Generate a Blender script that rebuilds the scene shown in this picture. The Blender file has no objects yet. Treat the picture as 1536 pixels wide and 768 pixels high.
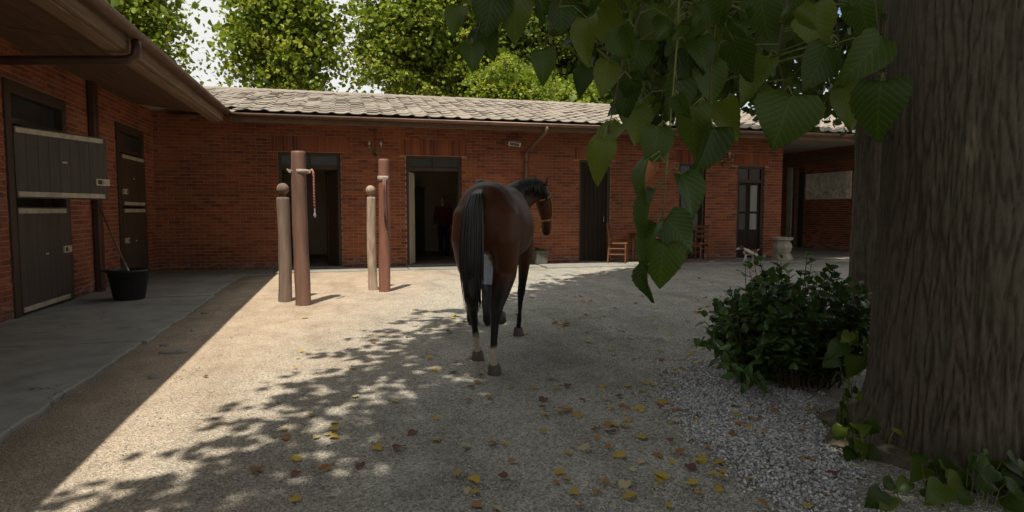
import bpy, bmesh, math, random
import numpy as np
from mathutils import Vector, Matrix, noise as mnoise

random.seed(7); rng = np.random.default_rng(7)
S = bpy.context.scene; COL = S.collection
R = math.radians

# ------------------------------------------------------------------ camera, world, sun, exposure
CAM = Vector((0, 0, 1.4)); F = 966.0; YAW = R(14.7); PITCH = R(4.086)
cd = bpy.data.cameras.new('camera'); cam = bpy.data.objects.new('camera', cd); COL.objects.link(cam)
cd.sensor_width = 36.0; cd.lens = 36.0 * F / 1536.0; cd.clip_start = 0.05; cd.clip_end = 600
cam.location = CAM; cam.rotation_euler = (R(90) - PITCH, 0, -YAW); S.camera = cam
FW = Vector((math.sin(YAW) * math.cos(PITCH), math.cos(YAW) * math.cos(PITCH), -math.sin(PITCH)))
RT = Vector((math.cos(YAW), -math.sin(YAW), 0)); UP = RT.cross(FW)
def at(px, py, d):                       # photo pixel + distance -> world point
    return CAM + (FW + RT * ((px - 768) / F) + UP * ((384 - py) / F)) * d
def proj(p):
    v = Vector(p) - CAM; d = v.dot(FW)
    if d < 0.05: return None
    return 768 + F * v.dot(RT) / d, 384 - F * v.dot(UP) / d, d

SUN = Vector((-0.21, -0.43, 1.0)).normalized()       # towards the sun
sl = bpy.data.lights.new('sun', 'SUN'); sl.energy = 4.8; sl.angle = R(0.55); sl.color = (1.0, 0.92, 0.78)
so = bpy.data.objects.new('sun', sl); COL.objects.link(so); so.location = (0, 0, 30)
so.rotation_euler = SUN.to_track_quat('Z', 'Y').to_euler()
w = bpy.data.worlds.new('World'); S.world = w; w.use_nodes = True
nt = w.node_tree; nt.nodes.clear()
N = nt.nodes.new; L = nt.links.new
out = N('ShaderNodeOutputWorld'); bg = N('ShaderNodeBackground'); sky = N('ShaderNodeTexSky')
sky.sky_type = 'NISHITA'; sky.sun_disc = False
sky.sun_elevation = math.asin(SUN.z); sky.sun_rotation = math.atan2(SUN.x, SUN.y)
sky.dust_density = 2.0
tc = N('ShaderNodeTexCoord'); mp = N('ShaderNodeMapping'); mp.inputs['Scale'].default_value = (1, 1, 2.6)
nz = N('ShaderNodeTexNoise'); nz.inputs['Scale'].default_value = 2.3; nz.inputs['Detail'].default_value = 7; nz.inputs['Roughness'].default_value = 0.6
cr = N('ShaderNodeValToRGB'); cr.color_ramp.elements[0].position = 0.28; cr.color_ramp.elements[1].position = 0.50
mx = N('ShaderNodeMixRGB'); mx.inputs[2].default_value = (6.1, 6.1, 5.95, 1)
L(tc.outputs['Generated'], mp.inputs[0]); L(mp.outputs[0], nz.inputs['Vector']); L(nz.outputs['Fac'], cr.inputs[0])
L(cr.outputs[0], mx.inputs[0]); L(sky.outputs[0], mx.inputs[1]); L(mx.outputs[0], bg.inputs[0])
bg.inputs['Strength'].default_value = 0.11
L(bg.outputs[0], out.inputs[0])
S.view_settings.view_transform = 'Standard'; S.view_settings.look = 'None'
S.view_settings.exposure = 0.4; S.view_settings.gamma = 1.0; S.view_settings.use_curve_mapping = False
S.render.engine = 'CYCLES'
try:
    S.cycles.max_bounces = 8; S.cycles.transparent_max_bounces = 8
except Exception: pass

# ------------------------------------------------------------------ helpers
class MB:
    def __init__(s): s.v = []; s.f = []; s.a = []; s.cur = 0.0
    def add(s, vs, fs):
        b = len(s.v); s.v.extend([tuple(q) for q in vs]); s.f.extend([tuple(i + b for i in f) for f in fs])
        s.a.extend([s.cur] * len(vs))
    def box(s, x0, x1, y0, y1, z0, z1, M=None):
        vs = [Vector(p) for p in ((x0,y0,z0),(x1,y0,z0),(x1,y1,z0),(x0,y1,z0),(x0,y0,z1),(x1,y0,z1),(x1,y1,z1),(x0,y1,z1))]
        if M is not None: vs = [M @ q for q in vs]
        s.add(vs, [(0,3,2,1),(4,5,6,7),(0,1,5,4),(1,2,6,5),(2,3,7,6),(3,0,4,7)])
    def tube(s, pts, rad, n=8, cap=True, M=None):
        pts = [Vector(p) for p in pts]
        if not hasattr(rad, '__len__'): rad = [rad] * len(pts)
        rings = []; prev = None
        for i, p in enumerate(pts):
            d = (pts[min(i+1, len(pts)-1)] - pts[max(i-1, 0)]).normalized()
            if prev is None:
                u = d.orthogonal().normalized()
            else:
                u = (prev - d * prev.dot(d))
                u = u.normalized() if u.length > 1e-6 else d.orthogonal().normalized()
            prev = u; v = d.cross(u)
            rings.append([p + (u * math.cos(2*math.pi*k/n) + v * math.sin(2*math.pi*k/n)) * rad[i] for k in range(n)])
        s.rings(rings, cap, M)
    def rings(s, rings, cap=True, M=None):
        n = len(rings[0]); vs = [q for r in rings for q in r]; fs = []
        if M is not None: vs = [M @ Vector(q) for q in vs]
        for i in range(len(rings)-1):
            for k in range(n):
                k2 = (k+1) % n
                fs.append((i*n+k, i*n+k2, (i+1)*n+k2, (i+1)*n+k))
        if cap:
            fs.append(tuple(reversed(range(n)))); fs.append(tuple(range((len(rings)-1)*n, len(rings)*n)))
        s.add(vs, fs)
    def lathe(s, prof, c=(0,0,0), n=20, M=None, jit=None):
        rings = []
        for r, z in prof:
            rings.append([Vector((c[0] + r*math.cos(2*math.pi*k/n), c[1] + r*math.sin(2*math.pi*k/n), c[2] + z)) for k in range(n)])
        s.rings(rings, True, M)
    def loft(s, secs, n=14, side=(0,1,0)):
        """secs: (centre, half size across, half size in the other direction)"""
        rings = []; side = Vector(side)
        cs = [Vector(q[0]) for q in secs]
        for i, q in enumerate(secs):
            d = (cs[min(i+1, len(cs)-1)] - cs[max(i-1, 0)]).normalized()
            u = (side - d * side.dot(d)).normalized(); v = d.cross(u)
            rings.append([cs[i] + u * (q[1]*math.cos(2*math.pi*k/n)) + v * (q[2]*math.sin(2*math.pi*k/n)) for k in range(n)])
        s.rings(rings)
    def mesh(s, name, smooth=False, tone=False):
        me = bpy.data.meshes.new(name); me.from_pydata(s.v, [], s.f); me.update()
        if smooth: me.polygons.foreach_set('use_smooth', [True]*len(me.polygons))
        if tone:
            at_ = me.attributes.new('tone', 'FLOAT', 'POINT'); at_.data.foreach_set('value', s.a)
        return me
    def build(s, name, mat, parent=None, smooth=False, tone=False, bevel=0, kind=None, loc=None):
        return link(name, s.mesh(name, smooth, tone), mat, parent, bevel, kind, loc)

def link(name, me, mat=None, parent=None, bevel=0, kind=None, loc=None):
    if mat is not None and not me.materials: me.materials.append(mat)
    o = bpy.data.objects.new(name, me); COL.objects.link(o)
    if parent is not None: o.parent = parent
    if loc is not None: o.location = loc
    if bevel:
        m = o.modifiers.new('bevel', 'BEVEL'); m.width = bevel; m.segments = 2; m.limit_method = 'ANGLE'
    if kind: o['kind'] = kind
    return o
def tag(o, label=None, cat=None, group=None, kind=None):
    if label: o['label'] = label
    if cat: o['category'] = cat
    if group: o['group'] = group
    if kind: o['kind'] = kind
    return o
def thing(name, label, cat, loc=(0,0,0), rz=0, group=None):
    o = bpy.data.objects.new(name, None); COL.objects.link(o); o.location = loc; o.rotation_euler = (0,0,rz)
    o.empty_display_size = 0.2
    return tag(o, label, cat, group)
def np_mesh(name, V, Fq, tone=None, smooth=False, uv=None):
    """V (n,3), Fq (m,k) with k = 3 or 4"""
    me = bpy.data.meshes.new(name); k = Fq.shape[1]
    me.vertices.add(len(V)); me.vertices.foreach_set('co', V.astype(np.float32).ravel())
    me.loops.add(Fq.size); me.loops.foreach_set('vertex_index', Fq.astype(np.int32).ravel())
    me.polygons.add(len(Fq)); me.polygons.foreach_set('loop_start', np.arange(0, Fq.size, k, dtype=np.int32))
    me.polygons.foreach_set('loop_total', np.full(len(Fq), k, dtype=np.int32))
    if smooth: me.polygons.foreach_set('use_smooth', np.ones(len(Fq), dtype=bool))
    me.update(calc_edges=True); me.validate()
    if tone is not None:
        a = me.attributes.new('tone', 'FLOAT', 'POINT'); a.data.foreach_set('value', tone.astype(np.float32))
    return me

# ------------------------------------------------------------------ materials
def newmat(name):
    m = bpy.data.materials.new(name); m.use_nodes = True; t = m.node_tree
    b = t.nodes['Principled BSDF']; return m, t, b
def nd(t, kind, **kw):
    n = t.nodes.new(kind)
    for k, v in kw.items():
        if k in n.inputs: n.inputs[k].default_value = v
        else: setattr(n, k, v)
    return n
def ramp(t, fac, stops):
    r = t.nodes.new('ShaderNodeValToRGB'); e = r.color_ramp.elements
    while len(e) < len(stops): e.new(0.5)
    for i, (p, c) in enumerate(stops):
        e[i].position = p; e[i].color = (c[0], c[1], c[2], 1)
    t.links.new(fac, r.inputs[0]); return r.outputs[0]
def mixc(t, fac, a, b, mode='MIX'):
    m = t.nodes.new('ShaderNodeMixRGB'); m.blend_type = mode
    for i, q in ((0, fac), (1, a), (2, b)):
        if hasattr(q, 'is_linked'): t.links.new(q, m.inputs[i])
        elif i == 0: m.inputs[0].default_value = q
        else: m.inputs[i].default_value = (q[0], q[1], q[2], 1)
    return m.outputs[0]
def coords(t, scale=(1,1,1), kind='Object'):
    c = t.nodes.new('ShaderNodeTexCoord'); m = t.nodes.new('ShaderNodeMapping'); m.inputs['Scale'].default_value = scale
    t.links.new(c.outputs[kind], m.inputs[0]); return m.outputs[0]
def wpos(t, scale=(1,1,1)):
    c = t.nodes.new('ShaderNodeNewGeometry'); m = t.nodes.new('ShaderNodeMapping'); m.inputs['Scale'].default_value = scale
    t.links.new(c.outputs['Position'], m.inputs[0]); return m.outputs[0]
def noise_(t, vec, scale, detail=5, rough=0.55):
    n = nd(t, 'ShaderNodeTexNoise', Scale=scale, Detail=detail, Roughness=rough); t.links.new(vec, n.inputs['Vector']); return n.outputs['Fac']
def bump(t, b, h, strength=0.3, dist=0.01):
    n = nd(t, 'ShaderNodeBump', Strength=strength, Distance=dist); t.links.new(h, n.inputs['Height']); t.links.new(n.outputs[0], b.inputs['Normal'])
def simple(name, c1, c2=None, scale=12, rough=0.7, stretch=(1,1,1), metal=0.0, bs=0.25, bd=0.004, spec=0.4):
    m, t, b = newmat(name); c2 = c2 or tuple(q*0.6 for q in c1)
    v = coords(t, stretch); f = noise_(t, v, scale)
    f2 = noise_(t, v, scale*0.23, 3)
    c = ramp(t, f, [(0.3, c2), (0.68, c1)])
    c = mixc(t, 0.35, c, ramp(t, f2, [(0.35, tuple(q*0.65 for q in c1)), (0.65, tuple(min(1,q*1.2) for q in c1))]))
    t.links.new(c, b.inputs['Base Color']); b.inputs['Roughness'].default_value = rough
    b.inputs['Metallic'].default_value = metal; b.inputs['Specular IOR Level'].default_value = spec
    bump(t, b, f, bs, bd); return m
M = {}
M['dark_paint'] = simple('dark_door_paint', (0.078,0.059,0.047), (0.040,0.031,0.026), 24, 0.6, (1,1,0.08))
M['brown_door'] = simple('brown_door_paint', (0.070,0.044,0.024), (0.036,0.023,0.014), 24, 0.6, (1,1,0.08))
M['frame'] = simple('dark_frame_wood', (0.062,0.040,0.022), (0.034,0.022,0.013), 14, 0.6, (1,1,0.2))
M['dark_leaf'] = simple('black_brown_door', (0.030,0.020,0.013), (0.016,0.011,0.008), 24, 0.7, (1,1,0.1), spec=0.2)
M['strap'] = simple('cream_painted_iron', (0.50,0.44,0.32), (0.30,0.24,0.16), 16, 0.6)
M['soffit'] = simple('soffit_board_wood', (0.165,0.095,0.052), (0.05,0.03,0.018), 26, 0.8, (1,0.05,1))
M['fascia'] = simple('fascia_wood', (0.25,0.165,0.10), (0.075,0.046,0.03), 30, 0.8, (1,0.05,1), bs=0.6, bd=0.008)
M['gutter'] = simple('brown_gutter_metal', (0.20,0.12,0.085), (0.10,0.062,0.045), 8, 0.45, metal=0.3)
M['pipe'] = simple('brown_pipe_metal', (0.10,0.052,0.038), (0.05,0.028,0.022), 8, 0.45, metal=0.3)
M['glass'] = simple('dusty_pane', (0.05,0.05,0.045), (0.024,0.024,0.022), 3, 0.28, spec=0.35, bs=0.02)
M['curtain'] = simple('white_curtain', (0.36,0.355,0.325), (0.25,0.245,0.225), 6, 0.9, (1,1,0.1))
M['plaster'] = simple('tan_plaster', (0.58,0.48,0.36), (0.46,0.38,0.28), 4, 0.9)
M['floor_in'] = simple('room_floor', (0.25,0.22,0.19), (0.16,0.14,0.12), 6, 0.8)
M['rust'] = simple('brown_post_paint', (0.185,0.10,0.07), (0.075,0.043,0.033), 14, 0.6, (1,1,0.12), bs=0.4, bd=0.006)
M['rust2'] = simple('red_brown_post_paint', (0.225,0.098,0.064), (0.10,0.047,0.033), 12, 0.6, (1,1,0.18), bs=0.4, bd=0.006)
M['greywood'] = simple('weathered_post_wood', (0.21,0.145,0.11), (0.065,0.045,0.037), 16, 0.85, (1,1,0.1), bs=0.6, bd=0.01)
M['greywood2'] = simple('bleached_post_wood', (0.42,0.32,0.24), (0.13,0.085,0.06), 15, 0.85, (1,1,0.25), bs=0.6, bd=0.012)
M['webbing'] = simple('pale_webbing', (0.36,0.29,0.23), (0.20,0.155,0.12), 30, 0.85)
M['redrope'] = simple('red_rope_cloth', (0.30,0.11,0.095), (0.18,0.055,0.05), 40, 0.8)
M['leather'] = simple('red_leather', (0.17,0.065,0.05), (0.10,0.04,0.032), 20, 0.55)
M['whiteplastic'] = simple('white_plastic', (0.62,0.60,0.56), (0.5,0.48,0.45), 8, 0.45, bs=0.05)
M['brass'] = simple('green_brass', (0.20,0.17,0.07), (0.09,0.095,0.05), 20, 0.45, metal=0.5)
M['black'] = simple('black_plastic', (0.022,0.023,0.023), (0.012,0.012,0.012), 12, 0.5, bs=0.1)
M['steel'] = simple('worn_steel', (0.42,0.41,0.39), (0.22,0.21,0.2), 12, 0.4, metal=0.6)
M['handle'] = simple('worn_handle_wood', (0.20,0.12,0.07), (0.12,0.07,0.04), 14, 0.7, (1,1,0.1))
M['chairwood'] = simple('reddish_chair_wood', (0.20,0.075,0.03), (0.12,0.045,0.02), 14, 0.45, (1,1,0.2))
M['tablewood'] = simple('table_wood', (0.21,0.085,0.04), (0.12,0.05,0.025), 14, 0.45, (0.2,1,1))
M['stone'] = simple('grey_carved_stone', (0.42,0.38,0.30), (0.22,0.20,0.155), 14, 0.85, bs=0.6, bd=0.01)
M['darkstone'] = simple('dark_pot_stone', (0.115,0.112,0.095), (0.055,0.055,0.048), 14, 0.9, bs=0.5, bd=0.01)
M['palewood'] = simple('pale_grey_pilaster', (0.40,0.38,0.33), (0.3,0.28,0.24), 8, 0.8)
M['denim'] = simple('light_blue_denim', (0.33,0.39,0.46), (0.23,0.27,0.34), 20, 0.9)
M['shirt'] = simple('dark_shirt', (0.05,0.055,0.065), (0.03,0.03,0.04), 12, 0.9)
M['burgundy'] = simple('burgundy_cloth', (0.13,0.018,0.026), (0.07,0.01,0.015), 12, 0.9)
M['darkcloth'] = simple('dark_trousers', (0.022,0.022,0.026), (0.012,0.012,0.015), 12, 0.9)
M['skin'] = simple('skin', (0.46,0.28,0.2), (0.40,0.23,0.16), 8, 0.55, bs=0.05)
M['hair'] = simple('dark_hair', (0.02,0.014,0.01), (0.01,0.008,0.006), 30, 0.5)
M['yellow'] = simple('yellow_webbing', (0.42,0.25,0.028), (0.28,0.16,0.02), 30, 0.6)
M['horsehair'] = simple('black_horsehair', (0.014,0.012,0.011), (0.006,0.006,0.006), 30, 0.42, spec=0.5, bs=0.1)
M['bark_twig'] = simple('twig_bark', (0.085,0.055,0.03), (0.045,0.03,0.018), 30, 0.8)
M['greenstem'] = simple('green_stem', (0.16,0.17,0.04), (0.09,0.10,0.025), 30, 0.6)
M['relief'] = simple('mottled_relief_stone', (0.78,0.74,0.62), (0.24,0.225,0.185), 7, 0.8, bs=0.6, bd=0.02)
M['soil'] = simple('dark_soil', (0.12,0.095,0.068), (0.05,0.038,0.027), 30, 0.95, bs=0.7, bd=0.02)
M['dryleaf'] = simple('dry_leaf', (0.36,0.15,0.055), (0.22,0.085,0.035), 20, 0.7)

def brick_mat():
    m, t, b = newmat('red_brick')
    a = nd(t, 'ShaderNodeAttribute', attribute_name='tone'); oi = t.nodes.new('ShaderNodeObjectInfo')
    ad = nd(t, 'ShaderNodeMath', operation='ADD'); t.links.new(a.outputs['Fac'], ad.inputs[0]); t.links.new(oi.outputs['Random'], ad.inputs[1])
    fr = nd(t, 'ShaderNodeMath', operation='FRACT'); t.links.new(ad.outputs[0], fr.inputs[0])
    c = ramp(t, fr.outputs[0], [(0.0,(0.17,0.046,0.026)),(0.10,(0.235,0.064,0.029)),(0.45,(0.315,0.087,0.031)),(0.75,(0.36,0.105,0.037)),(0.93,(0.375,0.122,0.052)),(1.0,(0.28,0.105,0.06))])
    p = wpos(t); f = noise_(t, p, 45, 6, 0.7); g = noise_(t, p, 0.9, 4)
    c = mixc(t, 0.55, c, ramp(t, f, [(0.3,(0.45,0.42,0.4)),(0.7,(1,1,1))]), 'MULTIPLY')
    c = mixc(t, 0.8, c, ramp(t, g, [(0.3,(0.55,0.52,0.52)),(0.65,(1.05,1.05,1.03))]), 'MULTIPLY')
    # lime bloom and damp dirt near the foot of the wall
    sp = nd(t, 'ShaderNodeSeparateXYZ'); t.links.new(p, sp.inputs[0])
    mr = nd(t, 'ShaderNodeMapRange'); mr.inputs[1].default_value = 0.55; mr.inputs[2].default_value = 0.0; t.links.new(sp.outputs[2], mr.inputs[0])
    mu = nd(t, 'ShaderNodeMath', operation='MULTIPLY'); t.links.new(mr.outputs[0], mu.inputs[0]); t.links.new(noise_(t, p, 2.2, 5), mu.inputs[1])
    c = mixc(t, ramp(t, mu.outputs[0], [(0.2,(0,0,0)),(0.5,(0.75,0.75,0.75))]), c, (0.085,0.042,0.032))
    ef = noise_(t, wpos(t, (1.2,1.2,5)), 1.7, 5)
    mu2 = nd(t, 'ShaderNodeMath', operation='MULTIPLY'); t.links.new(mr.outputs[0], mu2.inputs[0]); t.links.new(ef, mu2.inputs[1])
    c = mixc(t, ramp(t, mu2.outputs[0], [(0.33,(0,0,0)),(0.37,(0.5,0.5,0.5)),(0.42,(0,0,0))]), c, (0.42,0.30,0.24))
    t.links.new(c, b.inputs['Base Color']); b.inputs['Roughness'].default_value = 0.85; bump(t, b, f, 0.5, 0.004)
    return m
M['brick'] = brick_mat()
M['mortar'] = simple('brick_mortar', (0.40,0.27,0.19), (0.27,0.17,0.115), 30, 0.95, bs=0.4)

def tile_mat():
    m, t, b = newmat('clay_roof_tile')
    a = nd(t, 'ShaderNodeAttribute', attribute_name='tone'); oi = t.nodes.new('ShaderNodeObjectInfo')
    ad = nd(t, 'ShaderNodeMath', operation='ADD'); t.links.new(a.outputs['Fac'], ad.inputs[0]); t.links.new(oi.outputs['Random'], ad.inputs[1])
    fr = nd(t, 'ShaderNodeMath', operation='FRACT'); t.links.new(ad.outputs[0], fr.inputs[0])
    c = ramp(t, fr.outputs[0], [(0.0,(0.235,0.205,0.172)),(0.35,(0.275,0.24,0.20)),(0.7,(0.30,0.262,0.22)),(1.0,(0.285,0.23,0.185))])
    p = wpos(t); f = noise_(t, p, 22, 6, 0.7)
    c = mixc(t, 0.7, c, ramp(t, f, [(0.32,(0.5,0.5,0.48)),(0.66,(1,1,1))]), 'MULTIPLY')
    li = noise_(t, p, 5.5, 4, 0.6)
    c = mixc(t, ramp(t, li, [(0.56,(0,0,0)),(0.68,(0.6,0.6,0.6))]), c, (0.23,0.22,0.16))
    t.links.new(c, b.inputs['Base Color']); b.inputs['Roughness'].default_value = 0.85; bump(t, b, f, 0.4, 0.006); return m
M['tile'] = tile_mat()

def leaf_mat(name, cols, trans=0.35, gloss=0.45, veins=False):
    m, t, b = newmat(name)
    a = nd(t, 'ShaderNodeAttribute', attribute_name='tone'); oi = t.nodes.new('ShaderNodeObjectInfo')
    ad = nd(t, 'ShaderNodeMath', operation='ADD'); t.links.new(a.outputs['Fac'], ad.inputs[0])
    if name.endswith('near') or 'fallen' in name or name in ('lime_leaf','laurel_leaf','dry_leaf'): t.links.new(oi.outputs['Random'], ad.inputs[1])
    else: ad.inputs[1].default_value = 0.0
    fr = nd(t, 'ShaderNodeMath', operation='FRACT'); t.links.new(ad.outputs[0], fr.inputs[0])
    c = ramp(t, fr.outputs[0], [(i/(len(cols)-1), q) for i, q in enumerate(cols)])
    f = noise_(t, coords(t), 25, 4)
    c = mixc(t, 0.5, c, ramp(t, f, [(0.3,(0.6,0.6,0.6)),(0.65,(1,1,1))]), 'MULTIPLY')
    if veins:
        uv = nd(t, 'ShaderNodeUVMap'); sp = nd(t, 'ShaderNodeSeparateXYZ'); t.links.new(uv.outputs[0], sp.inputs[0])
        ab = nd(t, 'ShaderNodeMath', operation='ABSOLUTE'); t.links.new(sp.outputs[0], ab.inputs[0])
        k = nd(t, 'ShaderNodeMath', operation='MULTIPLY_ADD'); t.links.new(ab.outputs[0], k.inputs[0]); k.inputs[1].default_value = -1.0; t.links.new(sp.outputs[1], k.inputs[2])
        s7 = nd(t, 'ShaderNodeMath', operation='MULTIPLY'); t.links.new(k.outputs[0], s7.inputs[0]); s7.inputs[1].default_value = 8.0
        fc = nd(t, 'ShaderNodeMath', operation='PINGPONG'); t.links.new(s7.outputs[0], fc.inputs[0]); fc.inputs[1].default_value = 0.5
        mn = nd(t, 'ShaderNodeMath', operation='MULTIPLY'); t.links.new(ab.outputs[0], mn.inputs[0]); mn.inputs[1].default_value = 7.0
        mi = nd(t, 'ShaderNodeMath', operation='MINIMUM'); t.links.new(fc.outputs[0], mi.inputs[0]); t.links.new(mn.outputs[0], mi.inputs[1])
        vf = ramp(t, mi.outputs[0], [(0.02,(0.12,0.12,0.12)),(0.2,(0,0,0))])
        c = mixc(t, vf, c, tuple(min(1, q*1.9) for q in cols[-1]))
        bump(t, b, mi.outputs[0], 0.18, 0.003)
    t.links.new(c, b.inputs['Base Color']); b.inputs['Roughness'].default_value = gloss; b.inputs['Specular IOR Level'].default_value = 0.28
    tr = nd(t, 'ShaderNodeBsdfTranslucent'); t.links.new(mixc(t, 1.0, c, (1.15,1.2,0.55), 'MULTIPLY'), tr.inputs[0])
    ms = t.nodes.new('ShaderNodeMixShader'); ms.inputs[0].default_value = trans
    o = t.nodes['Material Output']; t.links.new(b.outputs[0], ms.inputs[1]); t.links.new(tr.outputs[0], ms.inputs[2]); t.links.new(ms.outputs[0], o.inputs[0])
    return m
M['leaf_near'] = leaf_mat('lime_leaf', [(0.028,0.055,0.009),(0.042,0.076,0.011),(0.062,0.10,0.014),(0.13,0.165,0.022)], 0.42, 0.42, True)
M['leaf_crown'] = leaf_mat('lime_crown_leaf', [(0.032,0.058,0.011),(0.05,0.082,0.014),(0.075,0.105,0.018)], 0.36)
M['leaf_bush'] = leaf_mat('laurel_leaf', [(0.030,0.064,0.015),(0.044,0.088,0.019),(0.06,0.112,0.024),(0.085,0.145,0.032)], 0.24, 0.36)
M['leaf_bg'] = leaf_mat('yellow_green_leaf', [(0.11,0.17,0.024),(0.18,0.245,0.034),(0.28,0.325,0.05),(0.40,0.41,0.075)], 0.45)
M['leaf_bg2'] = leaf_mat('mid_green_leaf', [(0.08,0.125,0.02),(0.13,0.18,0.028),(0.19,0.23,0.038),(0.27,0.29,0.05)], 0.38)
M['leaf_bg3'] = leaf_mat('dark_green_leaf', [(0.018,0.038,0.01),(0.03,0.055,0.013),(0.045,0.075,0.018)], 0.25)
M['fall_y'] = leaf_mat('yellow_fallen_leaf', [(0.42,0.29,0.04),(0.50,0.36,0.06),(0.36,0.23,0.05)], 0.15, 0.6)
M['fall_o'] = leaf_mat('orange_fallen_leaf', [(0.30,0.14,0.045),(0.36,0.19,0.06),(0.24,0.10,0.04)], 0.1, 0.7)
M['fall_r'] = leaf_mat('brown_fallen_leaf', [(0.17,0.068,0.042),(0.13,0.062,0.038),(0.21,0.085,0.05)], 0.1, 0.7)
M['fall_p'] = leaf_mat('pale_fallen_leaf', [(0.44,0.37,0.19),(0.5,0.42,0.24),(0.38,0.3,0.15)], 0.1, 0.7)

def ground_mat():
    m, t, b = newmat('gravel_ground'); p = wpos(t)
    n1 = noise_(t, p, 0.35, 5); n2 = noise_(t, p, 2.4, 6, 0.65); n3 = noise_(t, p, 60, 4, 0.7)
    vo = nd(t, 'ShaderNodeTexVoronoi', Scale=74.0); t.links.new(p, vo.inputs['Vector'])
    vo2 = nd(t, 'ShaderNodeTexVoronoi', Scale=38.0); t.links.new(p, vo2.inputs['Vector'])
    sand = ramp(t, n2, [(0.3,(0.40,0.305,0.225)),(0.7,(0.52,0.42,0.32))])
    grav = ramp(t, n2, [(0.3,(0.315,0.30,0.262)),(0.7,(0.43,0.415,0.372))])
    sp = nd(t, 'ShaderNodeSeparateXYZ'); t.links.new(p, sp.inputs[0])
    # the sandy strip lies on the left of the yard and along the stable, coarse grey gravel on the right and in front
    k = nd(t, 'ShaderNodeMath', operation='MULTIPLY_ADD'); t.links.new(sp.outputs[1], k.inputs[0]); k.inputs[1].default_value = -0.30; t.links.new(sp.outputs[0], k.inputs[2])
    k2 = nd(t, 'ShaderNodeMath', operation='MULTIPLY_ADD'); t.links.new(n1, k2.inputs[0]); k2.inputs[1].default_value = 2.5; t.links.new(k.outputs[0], k2.inputs[2])
    mr = nd(t, 'ShaderNodeMapRange'); mr.inputs[1].default_value = -2.2; mr.inputs[2].default_value = 0.6; t.links.new(k2.outputs[0], mr.inputs[0])
    c = mixc(t, mr.outputs[0], sand, grav)
    stone = ramp(t, vo.outputs['Color'], [(0.12,(0.42,0.41,0.39)),(0.5,(1,1,1)),(0.9,(1.5,1.48,1.42))])
    mm = nd(t, 'ShaderNodeMapRange'); mm.inputs[1].default_value = 0; mm.inputs[2].default_value = 1; mm.inputs[3].default_value = 0.35; mm.inputs[4].default_value = 0.75
    t.links.new(mr.outputs[0], mm.inputs[0]); c = mixc(t, mm.outputs[0], c, stone, 'MULTIPLY')
    c = mixc(t, 0.45, c, ramp(t, n3, [(0.3,(0.55,0.55,0.55)),(0.7,(1.25,1.25,1.22))]), 'MULTIPLY')
    # wheel and hoof worn bands, and a patch of bare damp earth where horses stand
    wv = noise_(t, wpos(t, (1.5, 0.35, 1)), 1.3, 5, 0.6)
    c = mixc(t, 0.6, c, ramp(t, wv, [(0.30,(0.55,0.52,0.47)),(0.48,(0.97,0.97,0.97)),(0.7,(1.15,1.15,1.13))]), 'MULTIPLY')
    ds = t.nodes.new('ShaderNodeVectorMath'); ds.operation = 'DISTANCE'; mpd = t.nodes.new('ShaderNodeMapping'); mpd.inputs['Location'].default_value = (-0.95, -8.15, 0); mpd.inputs['Scale'].default_value = (1.0, 2.2, 1)
    ge = t.nodes.new('ShaderNodeNewGeometry'); sb = t.nodes.new('ShaderNodeVectorMath'); sb.operation = 'SUBTRACT'; sb.inputs[1].default_value = (0.95, 8.3, 0); t.links.new(ge.outputs['Position'], sb.inputs[0])
    t.links.new(sb.outputs[0], ds.inputs[0]); t.nodes.remove(mpd)
    da = nd(t, 'ShaderNodeMath', operation='MULTIPLY_ADD'); t.links.new(n2, da.inputs[0]); da.inputs[1].default_value = 1.6; t.links.new(ds.outputs['Value'], da.inputs[2])
    c = mixc(t, ramp(t, da.outputs[0], [(0.0,(0.55,0.55,0.55)),(0.98,(0.45,0.45,0.45)),(1.0,(0.0,0.0,0.0))]), c, (0.16,0.115,0.08))
    # darker earth colour blended in along the slab on the left
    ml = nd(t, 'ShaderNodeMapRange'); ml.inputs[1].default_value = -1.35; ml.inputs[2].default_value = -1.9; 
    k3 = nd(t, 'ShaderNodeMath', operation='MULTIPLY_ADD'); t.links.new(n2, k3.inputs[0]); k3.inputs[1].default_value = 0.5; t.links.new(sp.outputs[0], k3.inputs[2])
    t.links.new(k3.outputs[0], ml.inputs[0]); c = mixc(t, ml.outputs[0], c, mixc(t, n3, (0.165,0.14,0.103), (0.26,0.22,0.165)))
    t.links.new(c, b.inputs['Base Color']); b.inputs['Roughness'].default_value = 0.95; b.inputs['Specular IOR Level'].default_value = 0.2
    hm = nd(t, 'ShaderNodeMath', operation='ADD'); t.links.new(vo.outputs['Distance'], hm.inputs[0]); t.links.new(vo2.outputs['Distance'], hm.inputs[1])
    bump(t, b, hm.outputs[0], 0.8, 0.016); return m
M['ground'] = ground_mat()
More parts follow.
